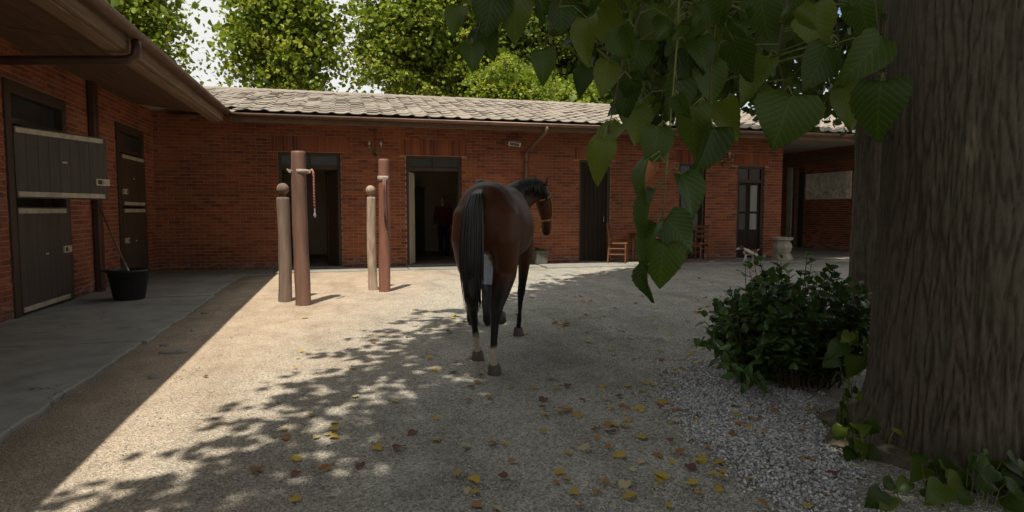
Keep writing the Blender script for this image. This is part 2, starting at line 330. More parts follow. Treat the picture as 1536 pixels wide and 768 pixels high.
def concrete_mat():
    m, t, b = newmat('worn_concrete'); p = wpos(t)
    f = noise_(t, p, 3, 7, 0.65); g = noise_(t, p, 0.7, 4); h = noise_(t, p, 90, 3)
    c = ramp(t, f, [(0.28,(0.20,0.19,0.165)),(0.5,(0.295,0.285,0.255)),(0.75,(0.345,0.335,0.305))])
    c = mixc(t, 0.7, c, ramp(t, g, [(0.35,(0.62,0.62,0.6)),(0.65,(1,1,1))]), 'MULTIPLY')
    c = mixc(t, 0.4, c, ramp(t, h, [(0.3,(0.7,0.7,0.7)),(0.7,(1.1,1.1,1.1))]), 'MULTIPLY')
    vo = nd(t, 'ShaderNodeTexVoronoi', Scale=1.1, feature='DISTANCE_TO_EDGE'); 
    wp = t.nodes.new('ShaderNodeVectorMath'); wp.operation = 'ADD'; nv = nd(t, 'ShaderNodeTexNoise', Scale=2.0, Detail=5.0); t.links.new(p, nv.inputs['Vector'])
    t.links.new(p, wp.inputs[0]); t.links.new(nv.outputs['Color'], wp.inputs[1]); t.links.new(wp.outputs[0], vo.inputs['Vector'])
    cf = mixc(t, 1.0, ramp(t, vo.outputs['Distance'], [(0.004,(1,1,1)),(0.012,(0,0,0))]), ramp(t, g, [(0.5,(0,0,0)),(0.6,(0.8,0.8,0.8))]), 'MULTIPLY')
    c = mixc(t, cf, c, (0.09,0.08,0.065))
    t.links.new(c, b.inputs['Base Color']); b.inputs['Roughness'].default_value = 0.85; bump(t, b, f, 0.3, 0.01); return m
M['concrete'] = concrete_mat()
def pebble_mat(name, cols):
    m, t, b = newmat(name); a = nd(t, 'ShaderNodeAttribute', attribute_name='tone')
    c = ramp(t, a.outputs['Fac'], [(i/(len(cols)-1), q) for i, q in enumerate(cols)])
    t.links.new(c, b.inputs['Base Color']); b.inputs['Roughness'].default_value = 0.8; return m
M['pebble'] = pebble_mat('yard_pebbles', [(0.17,0.16,0.138),(0.30,0.288,0.25),(0.40,0.385,0.34),(0.53,0.515,0.47)])
M['pebble_white'] = pebble_mat('coarse_white_pebbles', [(0.16,0.165,0.165),(0.36,0.365,0.365),(0.48,0.48,0.475),(0.68,0.675,0.65)])
def bark_mat():
    m, t, b = newmat('furrowed_bark'); v = coords(t, (1,1,0.42))
    f = noise_(t, v, 34, 6, 0.65); g = noise_(t, coords(t), 2.0, 4)
    a = nd(t, 'ShaderNodeAttribute', attribute_name='tone')
    c = ramp(t, f, [(0.3,(0.066,0.052,0.036)),(0.7,(0.122,0.098,0.068))])
    c = mixc(t, a.outputs['Fac'], mixc(t, 1.0, c, (0.42,0.39,0.36), 'MULTIPLY'), c)
    c = mixc(t, ramp(t, g, [(0.45,(0,0,0)),(0.7,(0.35,0.35,0.35))]), c, (0.09,0.095,0.05))
    t.links.new(c, b.inputs['Base Color']); b.inputs['Roughness'].default_value = 0.9; bump(t, b, f, 0.6, 0.012); return m
M['bark'] = bark_mat()
def vcol_mat(name, rough=0.5, spec=0.4, sheen=0.0):
    m, t, b = newmat(name); a = nd(t, 'ShaderNodeAttribute', attribute_name='Col')
    f = noise_(t, coords(t), 30, 5); f2 = noise_(t, coords(t, (1,1,0.25)), 130, 3)
    c = mixc(t, 0.5, a.outputs['Color'], ramp(t, f, [(0.3,(0.7,0.7,0.7)),(0.7,(1.1,1.1,1.1))]), 'MULTIPLY')
    c = mixc(t, 0.35, c, ramp(t, f2, [(0.3,(0.6,0.6,0.6)),(0.7,(1.15,1.15,1.15))]), 'MULTIPLY')
    t.links.new(c, b.inputs['Base Color']); b.inputs['Roughness'].default_value = rough; b.inputs['Specular IOR Level'].default_value = spec
    if sheen and 'Sheen Weight' in b.inputs: b.inputs['Sheen Weight'].default_value = sheen
    bump(t, b, f2, 0.15, 0.003); return m
M['coat'] = vcol_mat('bay_coat', 0.5, 0.18, 0.03)
M['dogcoat'] = vcol_mat('dog_coat', 0.8, 0.2)

def remesh(mb, voxel, smooth=6, colour=None, mat=None, name='body', parent=None):
    tmp = bpy.data.objects.new('tmp', mb.mesh('tmp')); COL.objects.link(tmp)
    m = tmp.modifiers.new('r', 'REMESH'); m.mode = 'VOXEL'; m.voxel_size = voxel; m.use_smooth_shade = True
    s = tmp.modifiers.new('s', 'SMOOTH'); s.factor = 0.5; s.iterations = smooth
    bpy.context.view_layer.update(); dg = bpy.context.evaluated_depsgraph_get()
    me = bpy.data.meshes.new_from_object(tmp.evaluated_get(dg)); me.name = name
    old = tmp.data; bpy.data.objects.remove(tmp); bpy.data.meshes.remove(old)
    me.polygons.foreach_set('use_smooth', [True]*len(me.polygons)); me.materials.clear()
    if colour:
        a = me.attributes.new('Col', 'FLOAT_COLOR', 'POINT'); buf = []
        for v in me.vertices: c = colour(v.co); buf.extend((c[0], c[1], c[2], 1.0))
        a.data.foreach_set('color', buf)
    return link(name, me, mat, parent)

# ------------------------------------------------------------------ ground, walkways, gravel
WX = -4.0; WY = 15.8; EX = -2.2; EY = 14.1            # left wall plane, back wall plane, left eave, back eave
def make_ground():
    xs = sorted(set([-220,-120,-60,-30,-15,-9] + [round(-6 + 0.3*i, 3) for i in range(64)] + [16,22,40,80,140,220]))
    ys = sorted(set([-220,-100,-40,-15,-6,-2] + [round(0.3*i, 3) for i in range(70)] + [26,40,80,140,260]))
    V = []; Fq = []
    for y in ys:
        for x in xs:
            z = 0.014*mnoise.noise(Vector((x*0.7, y*0.7, 0))) + 0.006*mnoise.noise(Vector((x*2.7, y*2.7, 4)))
            if x < -2.3 or y > 15.2 or abs(x) > 15: z = -0.012
            V.append((x, y, z))
    n = len(xs)
    for j in range(len(ys)-1):
        for i in range(n-1): Fq.append((j*n+i, j*n+i+1, (j+1)*n+i+1, (j+1)*n+i))
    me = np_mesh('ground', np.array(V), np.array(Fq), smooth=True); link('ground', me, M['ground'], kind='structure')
make_ground()
def gz(x, y):
    return 0.014*mnoise.noise(Vector((x*0.7, y*0.7, 0))) + 0.006*mnoise.noise(Vector((x*2.7, y*2.7, 4)))

def ragged_slab(x0, x1, y0, y1, top, ragged):
    """a concrete slab whose edge at x1 is broken and worn"""
    mb = MB(); n = max(4, int((y1-y0)/0.07)); vs = []; 
    for lev in (0, 1, 2):
        for side in (0, 1):
            for i in range(n+1):
                y = y0 + (y1-y0)*i/n
                if side == 0: x = x0
                else:
                    x = x1 + (0.045*mnoise.noise(Vector((y*2.3, x1, 1))) + 0.025*mnoise.noise(Vector((y*8.0, x1, 5))))*ragged
                ins = 0.012 if lev == 2 else 0
                x += ins if side == 0 else -ins
                vs.append((x, y, (-0.10, top-0.014, top)[lev]))
    k = n+1
    def id_(lev, side, i): return lev*2*k + side*k + i
    fs = []
    for i in range(n):
        fs.append((id_(2,0,i), id_(2,1,i), id_(2,1,i+1), id_(2,0,i+1)))
        for lev in (0,1):
            fs.append((id_(lev,1,i), id_(lev,1,i+1), id_(lev+1,1,i+1), id_(lev+1,1,i)))
            fs.append((id_(lev,0,i+1), id_(lev,0,i), id_(lev+1,0,i), id_(lev+1,0,i+1)))
    for lev in (0,1):
        fs.append((id_(lev,0,0), id_(lev,1,0), id_(lev+1,1,0), id_(lev+1,0,0)))
        fs.append((id_(lev,1,n), id_(lev,0,n), id_(lev+1,0,n), id_(lev+1,1,n)))
    mb.add(vs, fs); return mb
walk = bpy.data.objects.new('walkway', None); COL.objects.link(walk); walk['kind'] = 'structure'
ragged_slab(WX-0.06, -2.03, 2.6, 7.35, 0.045, 1).build('slab', M['concrete'], walk)
ragged_slab(WX-0.06, -2.0, 7.385, 11.03, 0.042, 1).build('slab', M['concrete'], walk)
ragged_slab(WX-0.06, -2.06, 11.06, 14.55, 0.046, 1).build('slab', M['concrete'], walk)
ragged_slab(WX-0.06, -2.03, -3.0, 2.57, 0.043, 1).build('slab', M['concrete'], walk)
porch = bpy.data.objects.new('porch_paving', None); COL.objects.link(porch); porch['kind'] = 'structure'
def yslab(x0, x1, y0, y1, top):
    mb = MB(); n = max(4, int((x1-x0)/0.12)); rows = []
    for i in range(n+1):
        x = x0 + (x1-x0)*i/n; e = 0.03*mnoise.noise(Vector((x*2.2, 3, y0)))
        rows.append([(x, y0+e, -0.1), (x, y0+e, top-0.012), (x, y0+e+0.012, top), (x, y1, top), (x, y1, -0.1)])
    vs = [q for r in rows for q in r]; fs = []
    for i in range(n):
        for k in range(4): fs.append((i*5+k, (i+1)*5+k, (i+1)*5+k+1, i*5+k+1))
    fs += [(4,3,2,1,0), tuple(n*5+k for k in range(5))]
    mb.add(vs, fs); return mb
for x0, x1 in ((WX-0.06,-1.5),(-1.48,1.46),(1.48,4.68),(4.70,8.1),(8.12,11.6),(11.62,16.2)):
    y0 = 14.58 if x0 < -2 else (15.02 if x0 < 4 else 14.62)
    yslab(x0, x1, y0, 22.0 if x0 > 11.6 else WY+0.05, 0.03 + 0.003*random.random() + (0.015 if x0 > 4 else 0)).build('slab', M['concrete'], porch)

def pebbles(name, pts, size, mat, zoff=0.0):
    n = len(pts)
    base = np.array([(1,0,0),(-1,0,0),(0,1,0),(0,-1,0),(0,0,1),(0,0,-1)], float)
    fc = np.array([(0,2,4),(2,1,4),(1,3,4),(3,0,4),(2,0,5),(1,2,5),(3,1,5),(0,3,5)])
    sc = size[:,None,None] * (base[None]*np.stack([rng.uniform(.7,1.2,n), rng.uniform(.5,.9,n), rng.uniform(.4,.7,n)],1)[:,None,:])
    sc = sc + rng.normal(0, .12, sc.shape)*size[:,None,None]
    a = rng.uniform(0, 6.283, n); b_ = rng.normal(0, .4, n)
    ca, sa, cb, sb = np.cos(a)[:,None], np.sin(a)[:,None], np.cos(b_)[:,None], np.sin(b_)[:,None]
    x, y, z = sc[...,0], sc[...,1], sc[...,2]
    x, z = x*cb - z*sb, x*sb + z*cb
    x, y = x*ca - y*sa, x*sa + y*ca
    V = np.stack([x, y, z], -1) + np.array(pts)[:,None,:]
    Fq = (fc[None] + (np.arange(n)*6)[:,None,None]).reshape(-1,3)
    me = np_mesh(name, V.reshape(-1,3), Fq, np.repeat(rng.uniform(0,1,n), 6))
    return link(name, me, mat, kind='stuff')
def inpoly(p, poly):
    x, y = p; c = False; j = len(poly)-1
    for i in range(len(poly)):
        if (poly[i][1] > y) != (poly[j][1] > y) and x < (poly[j][0]-poly[i][0])*(y-poly[i][1])/(poly[j][1]-poly[i][1])+poly[i][0]: c = not c
        j = i
    return c
pts = []
while len(pts) < 70000:                                   # loose stones of the yard, thinning with distance
    d = 2.3 + 9.5*random.random()**1.7; u = random.uniform(-0.85, 0.85)
    x = u*d*0.967 + d*0.254; y = -u*d*0.254 + d*0.967
    if x < -1.75 or y > 14.4: continue
    keep = 1.0 if x*1.0 - 0.3*y > -1.9 + 0.8*mnoise.noise(Vector((x,y,0))) else 0.35
    if random.random() > keep: continue
    pts.append((x, y, gz(x,y)+0.001))
pebbles('gravel', pts, rng.uniform(0.0045, 0.0105, len(pts)), M['pebble'])
GP = [(1.95,2.35),(2.05,3.3),(2.25,4.1),(2.65,4.9),(3.2,5.3),(3.6,4.6),(3.3,3.9),(3.05,3.45),(2.85,3.05),(2.35,2.5)]
pts = []
while len(pts) < 17000:
    x, y = random.uniform(1.6,3.8), random.uniform(2.1,5.6)
    q = (x + 0.12*mnoise.noise(Vector((x*4,y*4,0))) + random.gauss(0,0.05), y + 0.12*mnoise.noise(Vector((x*4,y*4,9))) + random.gauss(0,0.05))
    if inpoly(q, GP): pts.append((x, y, gz(x,y)+random.uniform(0.0,0.014)))
pebbles('coarse_gravel', pts, rng.uniform(0.0075, 0.0165, len(pts)), M['pebble_white'])

# ------------------------------------------------------------------ bricks
BL, BH, JT = 0.238, 0.064, 0.011
def brick_rects(u0, u1, z0, z1, holes, soldiers):
    out_ = []; z = z0; row = 0
    while z + BH <= z1 + 0.02:
        cuts = sorted([(h[0], h[1]) for h in holes + soldiers if h[2] < z + BH - 0.01 and h[3] > z + 0.01])
        segs = []; c = u0
        for a, b in cuts:
            if a > c: segs.append((c, a))
            c = max(c, b)
        if c < u1: segs.append((c, u1))
        off = (0.0, 0.5, 0.25, 0.75)[row % 4] * (BL + JT) if row % 2 else 0.0
        off = (BL + JT) * (0.5 if row % 2 else 0.0)
        for a, b in segs:
            u = a - ((a - u0 - off) % (BL + JT))
            while u < b:
                s, e = max(u, a), min(u + BL, b - 0.003)
                if e - s > 0.035: out_.append((s, e, z, min(z + BH, z1)))
                u += BL + JT
        z += BH + JT; row += 1
    for a, b, za, zb in soldiers:
        n = int((b-a)/(BH+JT)); p = (b-a)/n
        for i in range(n): out_.append((a + i*p + 0.004, a + (i+1)*p - 0.004, za+0.004, zb-0.006))
    return out_
BRICKM = {}
def brick_mesh(lu, lz, axis):
    k = (round(lu,2), round(lz,3), axis)
    if k not in BRICKM:
        mb = MB(); hu, hz, b = lu/2, lz/2, 0.0045
        # front face proud of the joint, with chamfered arrises; local: u along, n outward, z up
        ring = lambda e, n_: [(-hu+e, n_, -hz+e), (hu-e, n_, -hz+e), (hu-e, n_, hz-e), (-hu+e, n_, hz-e)]
        vs = ring(0,-0.09) + ring(0,-b) + ring(b,0)
        fs = [(8,9,10,11)] + [(i, (i+1)%4, 4+(i+1)%4, 4+i) for i in range(4)] + [(4+i, 4+(i+1)%4, 8+(i+1)%4, 8+i) for i in range(4)]
        if axis == 'x': vs = [(n_, -u, z) for u, n_, z in vs]      # wall facing +X: u runs along -Y
        elif axis == 'nx': vs = [(-n_, u, z) for u, n_, z in vs]
        else: vs = [(u, -n_, z) for u, n_, z in vs]                # wall facing -Y
        mb.add(vs, fs); BRICKM[k] = mb.mesh('brick'); BRICKM[k].materials.append(M['brick'])
    return BRICKM[k]
def lay_bricks(rects, axis, plane, parent, single=300):
    def centre(r, n_=0.0):
        u, z = (r[0]+r[1])/2, (r[2]+r[3])/2
        return {'x': (plane+n_, u, z), 'nx': (plane-n_, u, z), 'y': (u, plane-n_, z)}[axis]
    sc = []
    for i, r in enumerate(rects):
        p = centre(r); q = proj(p)
        if q is None or not (-5 < q[0] < 1541 and -5 < q[1] < 773): continue
        nrm = {'x': Vector((1,0,0)), 'nx': Vector((-1,0,0)), 'y': Vector((0,-1,0))}[axis]
        v = CAM - Vector(p); c = nrm.dot(v.normalized())
        if c <= 0: continue
        sc.append((-(r[1]-r[0])*(r[3]-r[2])*c/v.length_squared, i))
    sc.sort(); pick = set(i for _, i in sc[:single])
    mb = MB()
    for i, r in enumerate(rects):
        j = random.gauss(0, 0.0022) + 0.006; p = centre(r, j); me = brick_mesh(r[1]-r[0], r[3]-r[2], axis)
        if i in pick:
            o = bpy.data.objects.new('brick', me); COL.objects.link(o); o.parent = parent
            o.location = Vector(p) - parent.location; o.rotation_euler = (random.gauss(0,0.006), random.gauss(0,0.006), random.gauss(0,0.006))
        else:
            mb.cur = random.random()
            mb.add([Vector(v.co) + Vector(p) - parent.location for v in me.vertices], [tuple(f.vertices) for f in me.polygons])
    o = mb.build('brickwork', M['brick'], parent, tone=True, kind='stuff')

def core_boxes(mb, u0, u1, z0, z1, holes, put):
    """solid wall behind the bricks, split round the openings"""
    c = u0
    for a, b, za, zb in sorted(holes):
        if a > c: put(mb, c, a, z0, z1)
        if za > z0: put(mb, a, b, z0, za)
        put(mb, a, b, zb, z1); c = b
    if c < u1: put(mb, c, u1, z0, z1)

# ------------------------------------------------------------------ roof tiles
def tile_mesh():
    mb = MB(); prof = [(-0.165,0.004),(-0.10,0.0),(-0.02,0.0),(0.03,0.006),(0.065,0.02),(0.10,0.027),(0.135,0.02),(0.17,0.006)]
    th = 0.014; rows = []
    for y, lift in ((-0.22, 0.020), (0.22, 0.002)):
        rows.append([(x, y, z+lift) for x, z in prof]); rows.append([(x, y, z+lift-th) for x, z in prof])
    vs = [q for r in rows for q in r]; k = len(prof); fs = []
    for i in range(k-1):
        fs.append((i, i+1, 2*k+i+1, 2*k+i)); fs.append((k+i+1, k+i, 3*k+i, 3*k+i+1))
        fs.append((k+i, k+i+1, i+1, i))
    mb.add(vs, fs); me = mb.mesh('tile', smooth=False); me.materials.append(M['tile']); return me
TILE = tile_mesh()
def lay_tiles(parent, spots, single=300):
    """spots: (matrix)"""
    sc = []
    for i, m in enumerate(spots):
        q = proj(m.translation)
        if q and -10 < q[0] < 1546 and -10 < q[1] < 778: sc.append((q[2], i))
    sc.sort(); pick = set(i for _, i in sc[:single]); mb = MB()
    vs = [v.co.copy() for v in TILE.vertices]; fs = [tuple(f.vertices) for f in TILE.polygons]
    for i, m in enumerate(spots):
        j = Matrix.Translation((random.gauss(0,.006), random.gauss(0,.012), abs(random.gauss(0,.004)))) @ Matrix.Rotation(random.gauss(0,.018), 4, 'Z') @ Matrix.Rotation(random.gauss(0,.02), 4, 'X')
        mm = m @ j
        if i in pick:
            o = bpy.data.objects.new('tile', TILE); COL.objects.link(o); o.parent = parent
            o.matrix_basis = Matrix.Translation(-parent.location) @ mm
        else:
            mb.cur = random.random(); mb.add([mm @ v - parent.location for v in vs], fs)
    if mb.v: mb.build('tile_field', M['tile'], parent, tone=True, kind='stuff')

PITCHR = math.atan2(1.16, 4.5)

# ------------------------------------------------------------------ left wing
left = thing('stable_wing', 'red brick stable wing on the left with open dutch door under deep eaves', 'building', (WX, 9.0, 0))
def lp(v): return Vector(v) - left.location
D1 = (9.3, 11.12, 0.0, 3.02); D2 = (13.35, 15.02, 0.0, 3.02); D0 = (3.5, 5.3, 0.0, 3.02)
mb = MB()
core_boxes(mb, -3.0, WY+0.28, -0.1, 3.62, [D0, D1, D2], lambda m, a, b, c, d: m.box(-0.32, -0.004, a-9, b-9, c, d))
mb.build('wall', M['mortar'], left)
lay_bricks(brick_rects(3.0, WY-0.005, 0.05, 3.56, [D0, D1, D2], []), 'x', WX, left)
def left_door(d, upper_open, latch_far, mat):
    a, b = d[0]-9, d[1]-9
    dr = bpy.data.objects.new('stable_door', None); COL.objects.link(dr); dr.parent = left
    fr = MB(); jw = 0.15
    fr.box(-0.16, 0.03, a, a+jw, 0.0, 2.86); fr.box(-0.16, 0.03, b-jw, b, 0.0, 2.86); fr.box(-0.16, 0.034, a, b, 2.862, 3.02)
    fr.box(-0.14, 0.026, a+jw, b-jw, 2.48, 2.56)
    fr.build('door_frame', M['frame'], dr, bevel=0.006)
    pn = MB(); pn.box(-0.09, -0.075, a+jw, b-jw, 2.56, 2.86); pn.build('pane', M['glass'], dr)
    y0, y1 = a+jw+0.004, b-jw+0.03
    def leaf(z0, z1, ang, hinge_near, top_strap, latch):
        # leaf frame: origin on the hinge, u along the leaf
        W = y1-y0
        if hinge_near: Mx = Matrix.Translation((0.034, y0, 0)) @ Matrix.Rotation(-ang, 4, 'Z')
        else: Mx = Matrix.Translation((0.034, y1, 0)) @ Matrix.Rotation(ang, 4, 'Z') @ Matrix.Scale(-1, 4, (0,1,0))
        lf = MB(); lf.box(-0.05, -0.006, 0.0, W, z0, z1, Mx); o = lf.build('door_leaf', mat, dr)
        n = 9; pw = W/n; pm = None
        for i in range(n):
            q = MB(); q.box(-0.008, 0.004 + 0.0015*random.random(), i*pw+0.0012, (i+1)*pw-0.0012, z0+0.004, z1-0.004, Mx); q.build('plank', mat, o, bevel=0.003)
        for zz in ((z1-0.085, z1-0.02), (z0+0.02, z0+0.085)):
            q = MB(); q.box(0.003, 0.014, 0.02, W*0.95, zz[0], zz[1], Mx); q.build('strap', M['strap'], o, bevel=0.003)
        zl = z0 + (z1-z0)*(0.28 if latch == 'low' else 0.55)
        q = MB(); q.box(0.004, 0.03, W-0.25, W+0.01, zl-0.05, zl+0.05, Mx); q.box(0.03, 0.045, W-0.13, W-0.03, zl-0.02, zl+0.02, Mx); q.build('latch', M['strap'], o, bevel=0.004)
        q = MB(); q.box(0.030, 0.034, W-0.22, W-0.15, zl-0.03, zl+0.03, Mx); q.build('latch_hole', M['black'], o)
        q = MB(); q.box(0.006, 0.014, W*0.5-0.05, W*0.5+0.03, (z0+z1)/2+0.03, (z0+z1)/2+0.055, Mx); q.build('hook', M['strap'], o)
    leaf(0.07, 1.44, 0.0, not latch_far, True, 'mid')
    leaf(1.47 if not upper_open else 1.55, 2.46, R(22) if upper_open else 0.0, not latch_far, True, 'low')
left_door(D1, True, False, M['dark_paint'])
left_door(D2, False, True, M['brown_door'])
left_door(D0, False, False, M['dark_paint'])
def piece(name, mat, parent, *bx):
    q = MB(); q.box(*bx); return q.build(name, mat, parent)
for d in (D0, D1, D2):                                        # dark boxes behind the doors
    a, b = d[0]-9, d[1]-9
    for bx in ((-3.4,-3.3,a-0.6,b+0.6,0,3.1),(-3.3,-0.33,a-0.7,a-0.6,0,3.1),(-3.3,-0.33,b+0.6,b+0.7,0,3.1)): piece('stall_wall', M['plaster'], left, *bx)
    piece('stall_ceiling', M['plaster'], left, -3.4,-0.33,a-0.7,b+0.7,3.1,3.16)
# soffit boards, fascia, gutter
for i in range(7):
    x0 = 1.66 - i*0.26; x1 = x0 - 0.25
    z = lambda x: 3.30 + (1.66 - x)*0.12
    for ya, yb in ((-3.0, 3.2), (3.21, 8.6), (8.61, 13.3), (13.31, WY-1.5 + 0.1)):
        q = MB(); dz = random.uniform(0, 0.006); yb_ = min(yb, 14.1 + (1.66-x0)) if yb > 13.4 else yb
        q.add([(x0,ya-9,z(x0)+dz),(x1,ya-9,z(x1)+dz),(x1,yb_-9-0.012,z(x1)+dz),(x0,yb_-9-0.012,z(x0)+dz),
               (x0,ya-9,z(x0)+.03+dz),(x1,ya-9,z(x1)+.03+dz),(x1,yb_-9-0.012,z(x1)+.03+dz),(x0,yb_-9-0.012,z(x0)+.03+dz)],
              [(0,1,2,3),(7,6,5,4),(0,4,5,1),(1,5,6,2),(2,6,7,3),(3,7,4,0)])
        q.build('soffit_board', M['soffit'], left)
q = MB(); q.box(1.665, 1.72, -12, EY-9-0.05, 3.17, 3.36); q.build('fascia', M['fascia'], left, bevel=0.006)
q = MB(); q.box(1.50, 1.66, -12, EY-9-0.02, 3.15, 3.29); q.build('wall_plate', M['fascia'], left, bevel=0.01)
def gutter(axis, p0, p1, c, z, r=0.075):
    q = MB(); n = 10; rings = []
    for t_ in (p0, p1):
        prof = [(r*math.cos(math.pi + math.pi*k/n), r*math.sin(math.pi + math.pi*k/n)) for k in range(n+1)]
        prof += [(r*0.9*math.cos(2*math.pi - math.pi*k/n), r*0.9*math.sin(2*math.pi - math.pi*k/n)) for k in range(n+1)]
        rings.append([((c+a, t_, z+b) if axis == 'y' else (t_, c+a, z+b)) for a, b in prof])
    q.rings(rings); 
    return q
gutter('y', -12, EY-9-0.07, 1.80, 3.37).build('gutter', M['gutter'], left, smooth=True)
q = MB(); q.tube([(1.80,-0.82,3.29),(1.80,-0.82,3.20),(1.78,-0.82,3.12),(1.72,-0.82,3.08),(1.6,-0.82,3.065),(0.9,-0.83,3.02),(0.05,-0.83,2.97)], 0.05, 12); q.build('drainpipe', M['pipe'], left, smooth=True)
q = MB(); q.box(0.01, 0.12, 12.02-9, 12.20-9, 0.03, 3.5); q.build('downpipe', M['pipe'], left, bevel=0.02)
# roof of the wing
q = MB()
def slope(x): return 3.36 + (1.74 - x)*math.tan(PITCHR)
q.add([(1.74,-12,slope(1.74)),(1.74,5.30,slope(1.74)),(-2.8,9.95,slope(-2.8)),(-2.8,-12,slope(-2.8)),(1.74,-12,slope(1.74)+.03),(1.74,5.30,slope(1.74)+.03),(-2.8,9.95,slope(-2.8)+.03),(-2.8,-12,slope(-2.8)+.03)],
      [(0,3,2,1),(4,5,6,7),(0,1,5,4),(1,2,6,5),(2,3,7,6),(3,0,4,7)])
q.add([(-2.8,-12,slope(-2.8)),(-2.8,9.6,slope(-2.8)),(-7.3,9.6,3.36),(-7.3,-12,3.36)], [(0,1,2,3)])
q.build('roof', M['tile'], left)
sp = []
for r in range(10):
    for k in range(48):
        s = 0.34 + r*0.40; y = 13.9 - k*0.33; x = EX + 0.02 - s*math.cos(PITCHR)
        if y > EY - 0.1 + s*math.cos(PITCHR): continue
        sp.append(Matrix.Translation((x, y, slope(x-WX)+0.035)) @ Matrix.Rotation(R(90), 4, 'Z') @ Matrix.Rotation(PITCHR, 4, 'X'))
lay_tiles(left, sp, 0)

# ------------------------------------------------------------------ back building
back = thing('stable_block', 'long red brick stable block with tiled roof across the back of the yard', 'building', (4.0, WY, 0))
BX0, BX1 = WX-0.3, 12.05
O1 = (-1.42,-0.03,0.0,2.74); O2 = (1.50,2.86,0.0,2.71); O3 = (5.95,6.82,0.0,2.70); O4 = (8.82,9.62,0.0,2.67); O5 = (10.62,11.48,0.0,2.62)
OPS = [O1,O2,O3,O4,O5]
sold = [(o[0]-0.14, o[1]+0.14, o[3]+0.005, 0.045 + round((o[3]+0.38-0.045)/0.075)*0.075 - 0.006) for o in OPS]
mb = MB(); core_boxes(mb, BX0, BX1, -0.1, 3.62, OPS, lambda m, a, b, c, d: m.box(a-4, b-4, 0.004, 0.32, c, d)); mb.build('wall', M['mortar'], back)
lay_bricks(brick_rects(WX+0.006, BX1+0.006, 0.045, 3.56, OPS, sold), 'y', WY, back)
q = MB(); q.box(BX1-4, BX1-3.995, 0.01, 0.31, 0.03, 3.5); q.build('wall_end', M['brick'], back)
bp = lambda o, n: (o[0]-4, o[1]-4)
def back_frame(o, transom=0.22, depth=0.12):
    a, b = o[0]-4, o[1]-4; jw = 0.07
    dr = bpy.data.objects.new('doorway', None); COL.objects.link(dr); dr.parent = back
    f = MB(); f.box(a, a+jw, 0.05, 0.22, 0.03, o[3]-jw); f.box(b-jw, b, 0.05, 0.22, 0.03, o[3]-jw); f.box(a, b, 0.047, 0.223, o[3]-jw, o[3])
    if transom:
        f.box(a+jw, b-jw, 0.06, 0.20, o[3]-jw-transom-0.09, o[3]-jw-transom)
        m_ = (a+b)/2; f.box(m_-0.025, m_+0.025, 0.065, 0.16, o[3]-jw-transom, o[3]-jw)
    f.build('door_frame', M['frame'], dr, bevel=0.006)
    if transom:
        m_ = (a+b)/2
        for s, e in ((a+jw, m_-0.025), (m_+0.025, b-jw)):
            q = MB(); q.box(s, e, 0.10, 0.108, o[3]-jw-transom, o[3]-jw); q.build('pane', M['glass'], dr)
    q = MB(); q.box(a, b, 0.0, 0.30, 0.0, 0.055); q.build('threshold', M['concrete'], dr, bevel=0.008)
    return dr, a, b
def panel_leaf(dr, hinge, W, z0, z1, ang, mat, glass=False, back_=0.13):
    """a framed door leaf hung at x = hinge, opening inwards"""
    sgn = 1 if W > 0 else -1; Wd = abs(W)
    Mx = Matrix.Translation((hinge, back_, 0)) @ Matrix.Rotation(ang*sgn, 4, 'Z') @ Matrix.Scale(sgn, 4, (1,0,0))
    lf = MB(); t = 0.045; st = 0.09
    lf.box(0, st, 0, t, z0, z1, Mx); lf.box(Wd-st, Wd, 0, t, z0, z1, Mx)
    for za, zb in ((z0, z0+0.14), (z0+0.85, z0+0.95), (z1-0.1, z1)): lf.box(st, Wd-st, 0.001, t-0.001, za, zb, Mx)
    o = lf.build('door_leaf', mat, dr, bevel=0.004)
    for i, (za, zb) in enumerate(((z0+0.14, z0+0.85), (z0+0.95, z1-0.1))):
        q = MB(); q.box(st, Wd-st, 0.015, 0.025, za, zb, Mx)
        q.build('pane' if (glass and i) else 'panel', M['glass'] if (glass and i) else mat, o)
    return o
dr, a, b = back_frame(O1, 0.23)
panel_leaf(dr, b-0.07, -0.62, 0.06, 2.34, R(62), M['brown_door'], False)
panel_leaf(dr, a+0.07, 0.62, 0.06, 2.34, R(88), M['frame'], True)
dr, a, b = back_frame(O2, 0.20)
panel_leaf(dr, a+0.07, 0.60, 0.06, 2.33, R(70), M['plaster'], False)
panel_leaf(dr, b-0.07, -0.60, 0.06, 2.33, R(96), M['brown_door'], False)
dr, a, b = back_frame(O3, 0)
n = 6; pw = (b-a-0.14)/n
lf = MB(); lf.box(a+0.07, b-0.07, 0.12, 0.15, 0.06, O3[3]-0.07); lfo = lf.build('door_leaf', M['dark_leaf'], dr)
for i in range(n):
    q = MB(); q.box(a+0.07+i*pw+0.004, a+0.07+(i+1)*pw-0.004, 0.10, 0.121, 0.065, O3[3]-0.075); q.build('plank', M['dark_leaf'], lfo, bevel=0.003)
q = MB(); q.tube([(b-0.16,0.10,1.1),(b-0.16,0.06,1.1),(b-0.16,0.05,1.13),(b-0.16,0.05,1.22),(b-0.16,0.10,1.24)], 0.009, 6); q.build('handle', M['steel'], lfo)
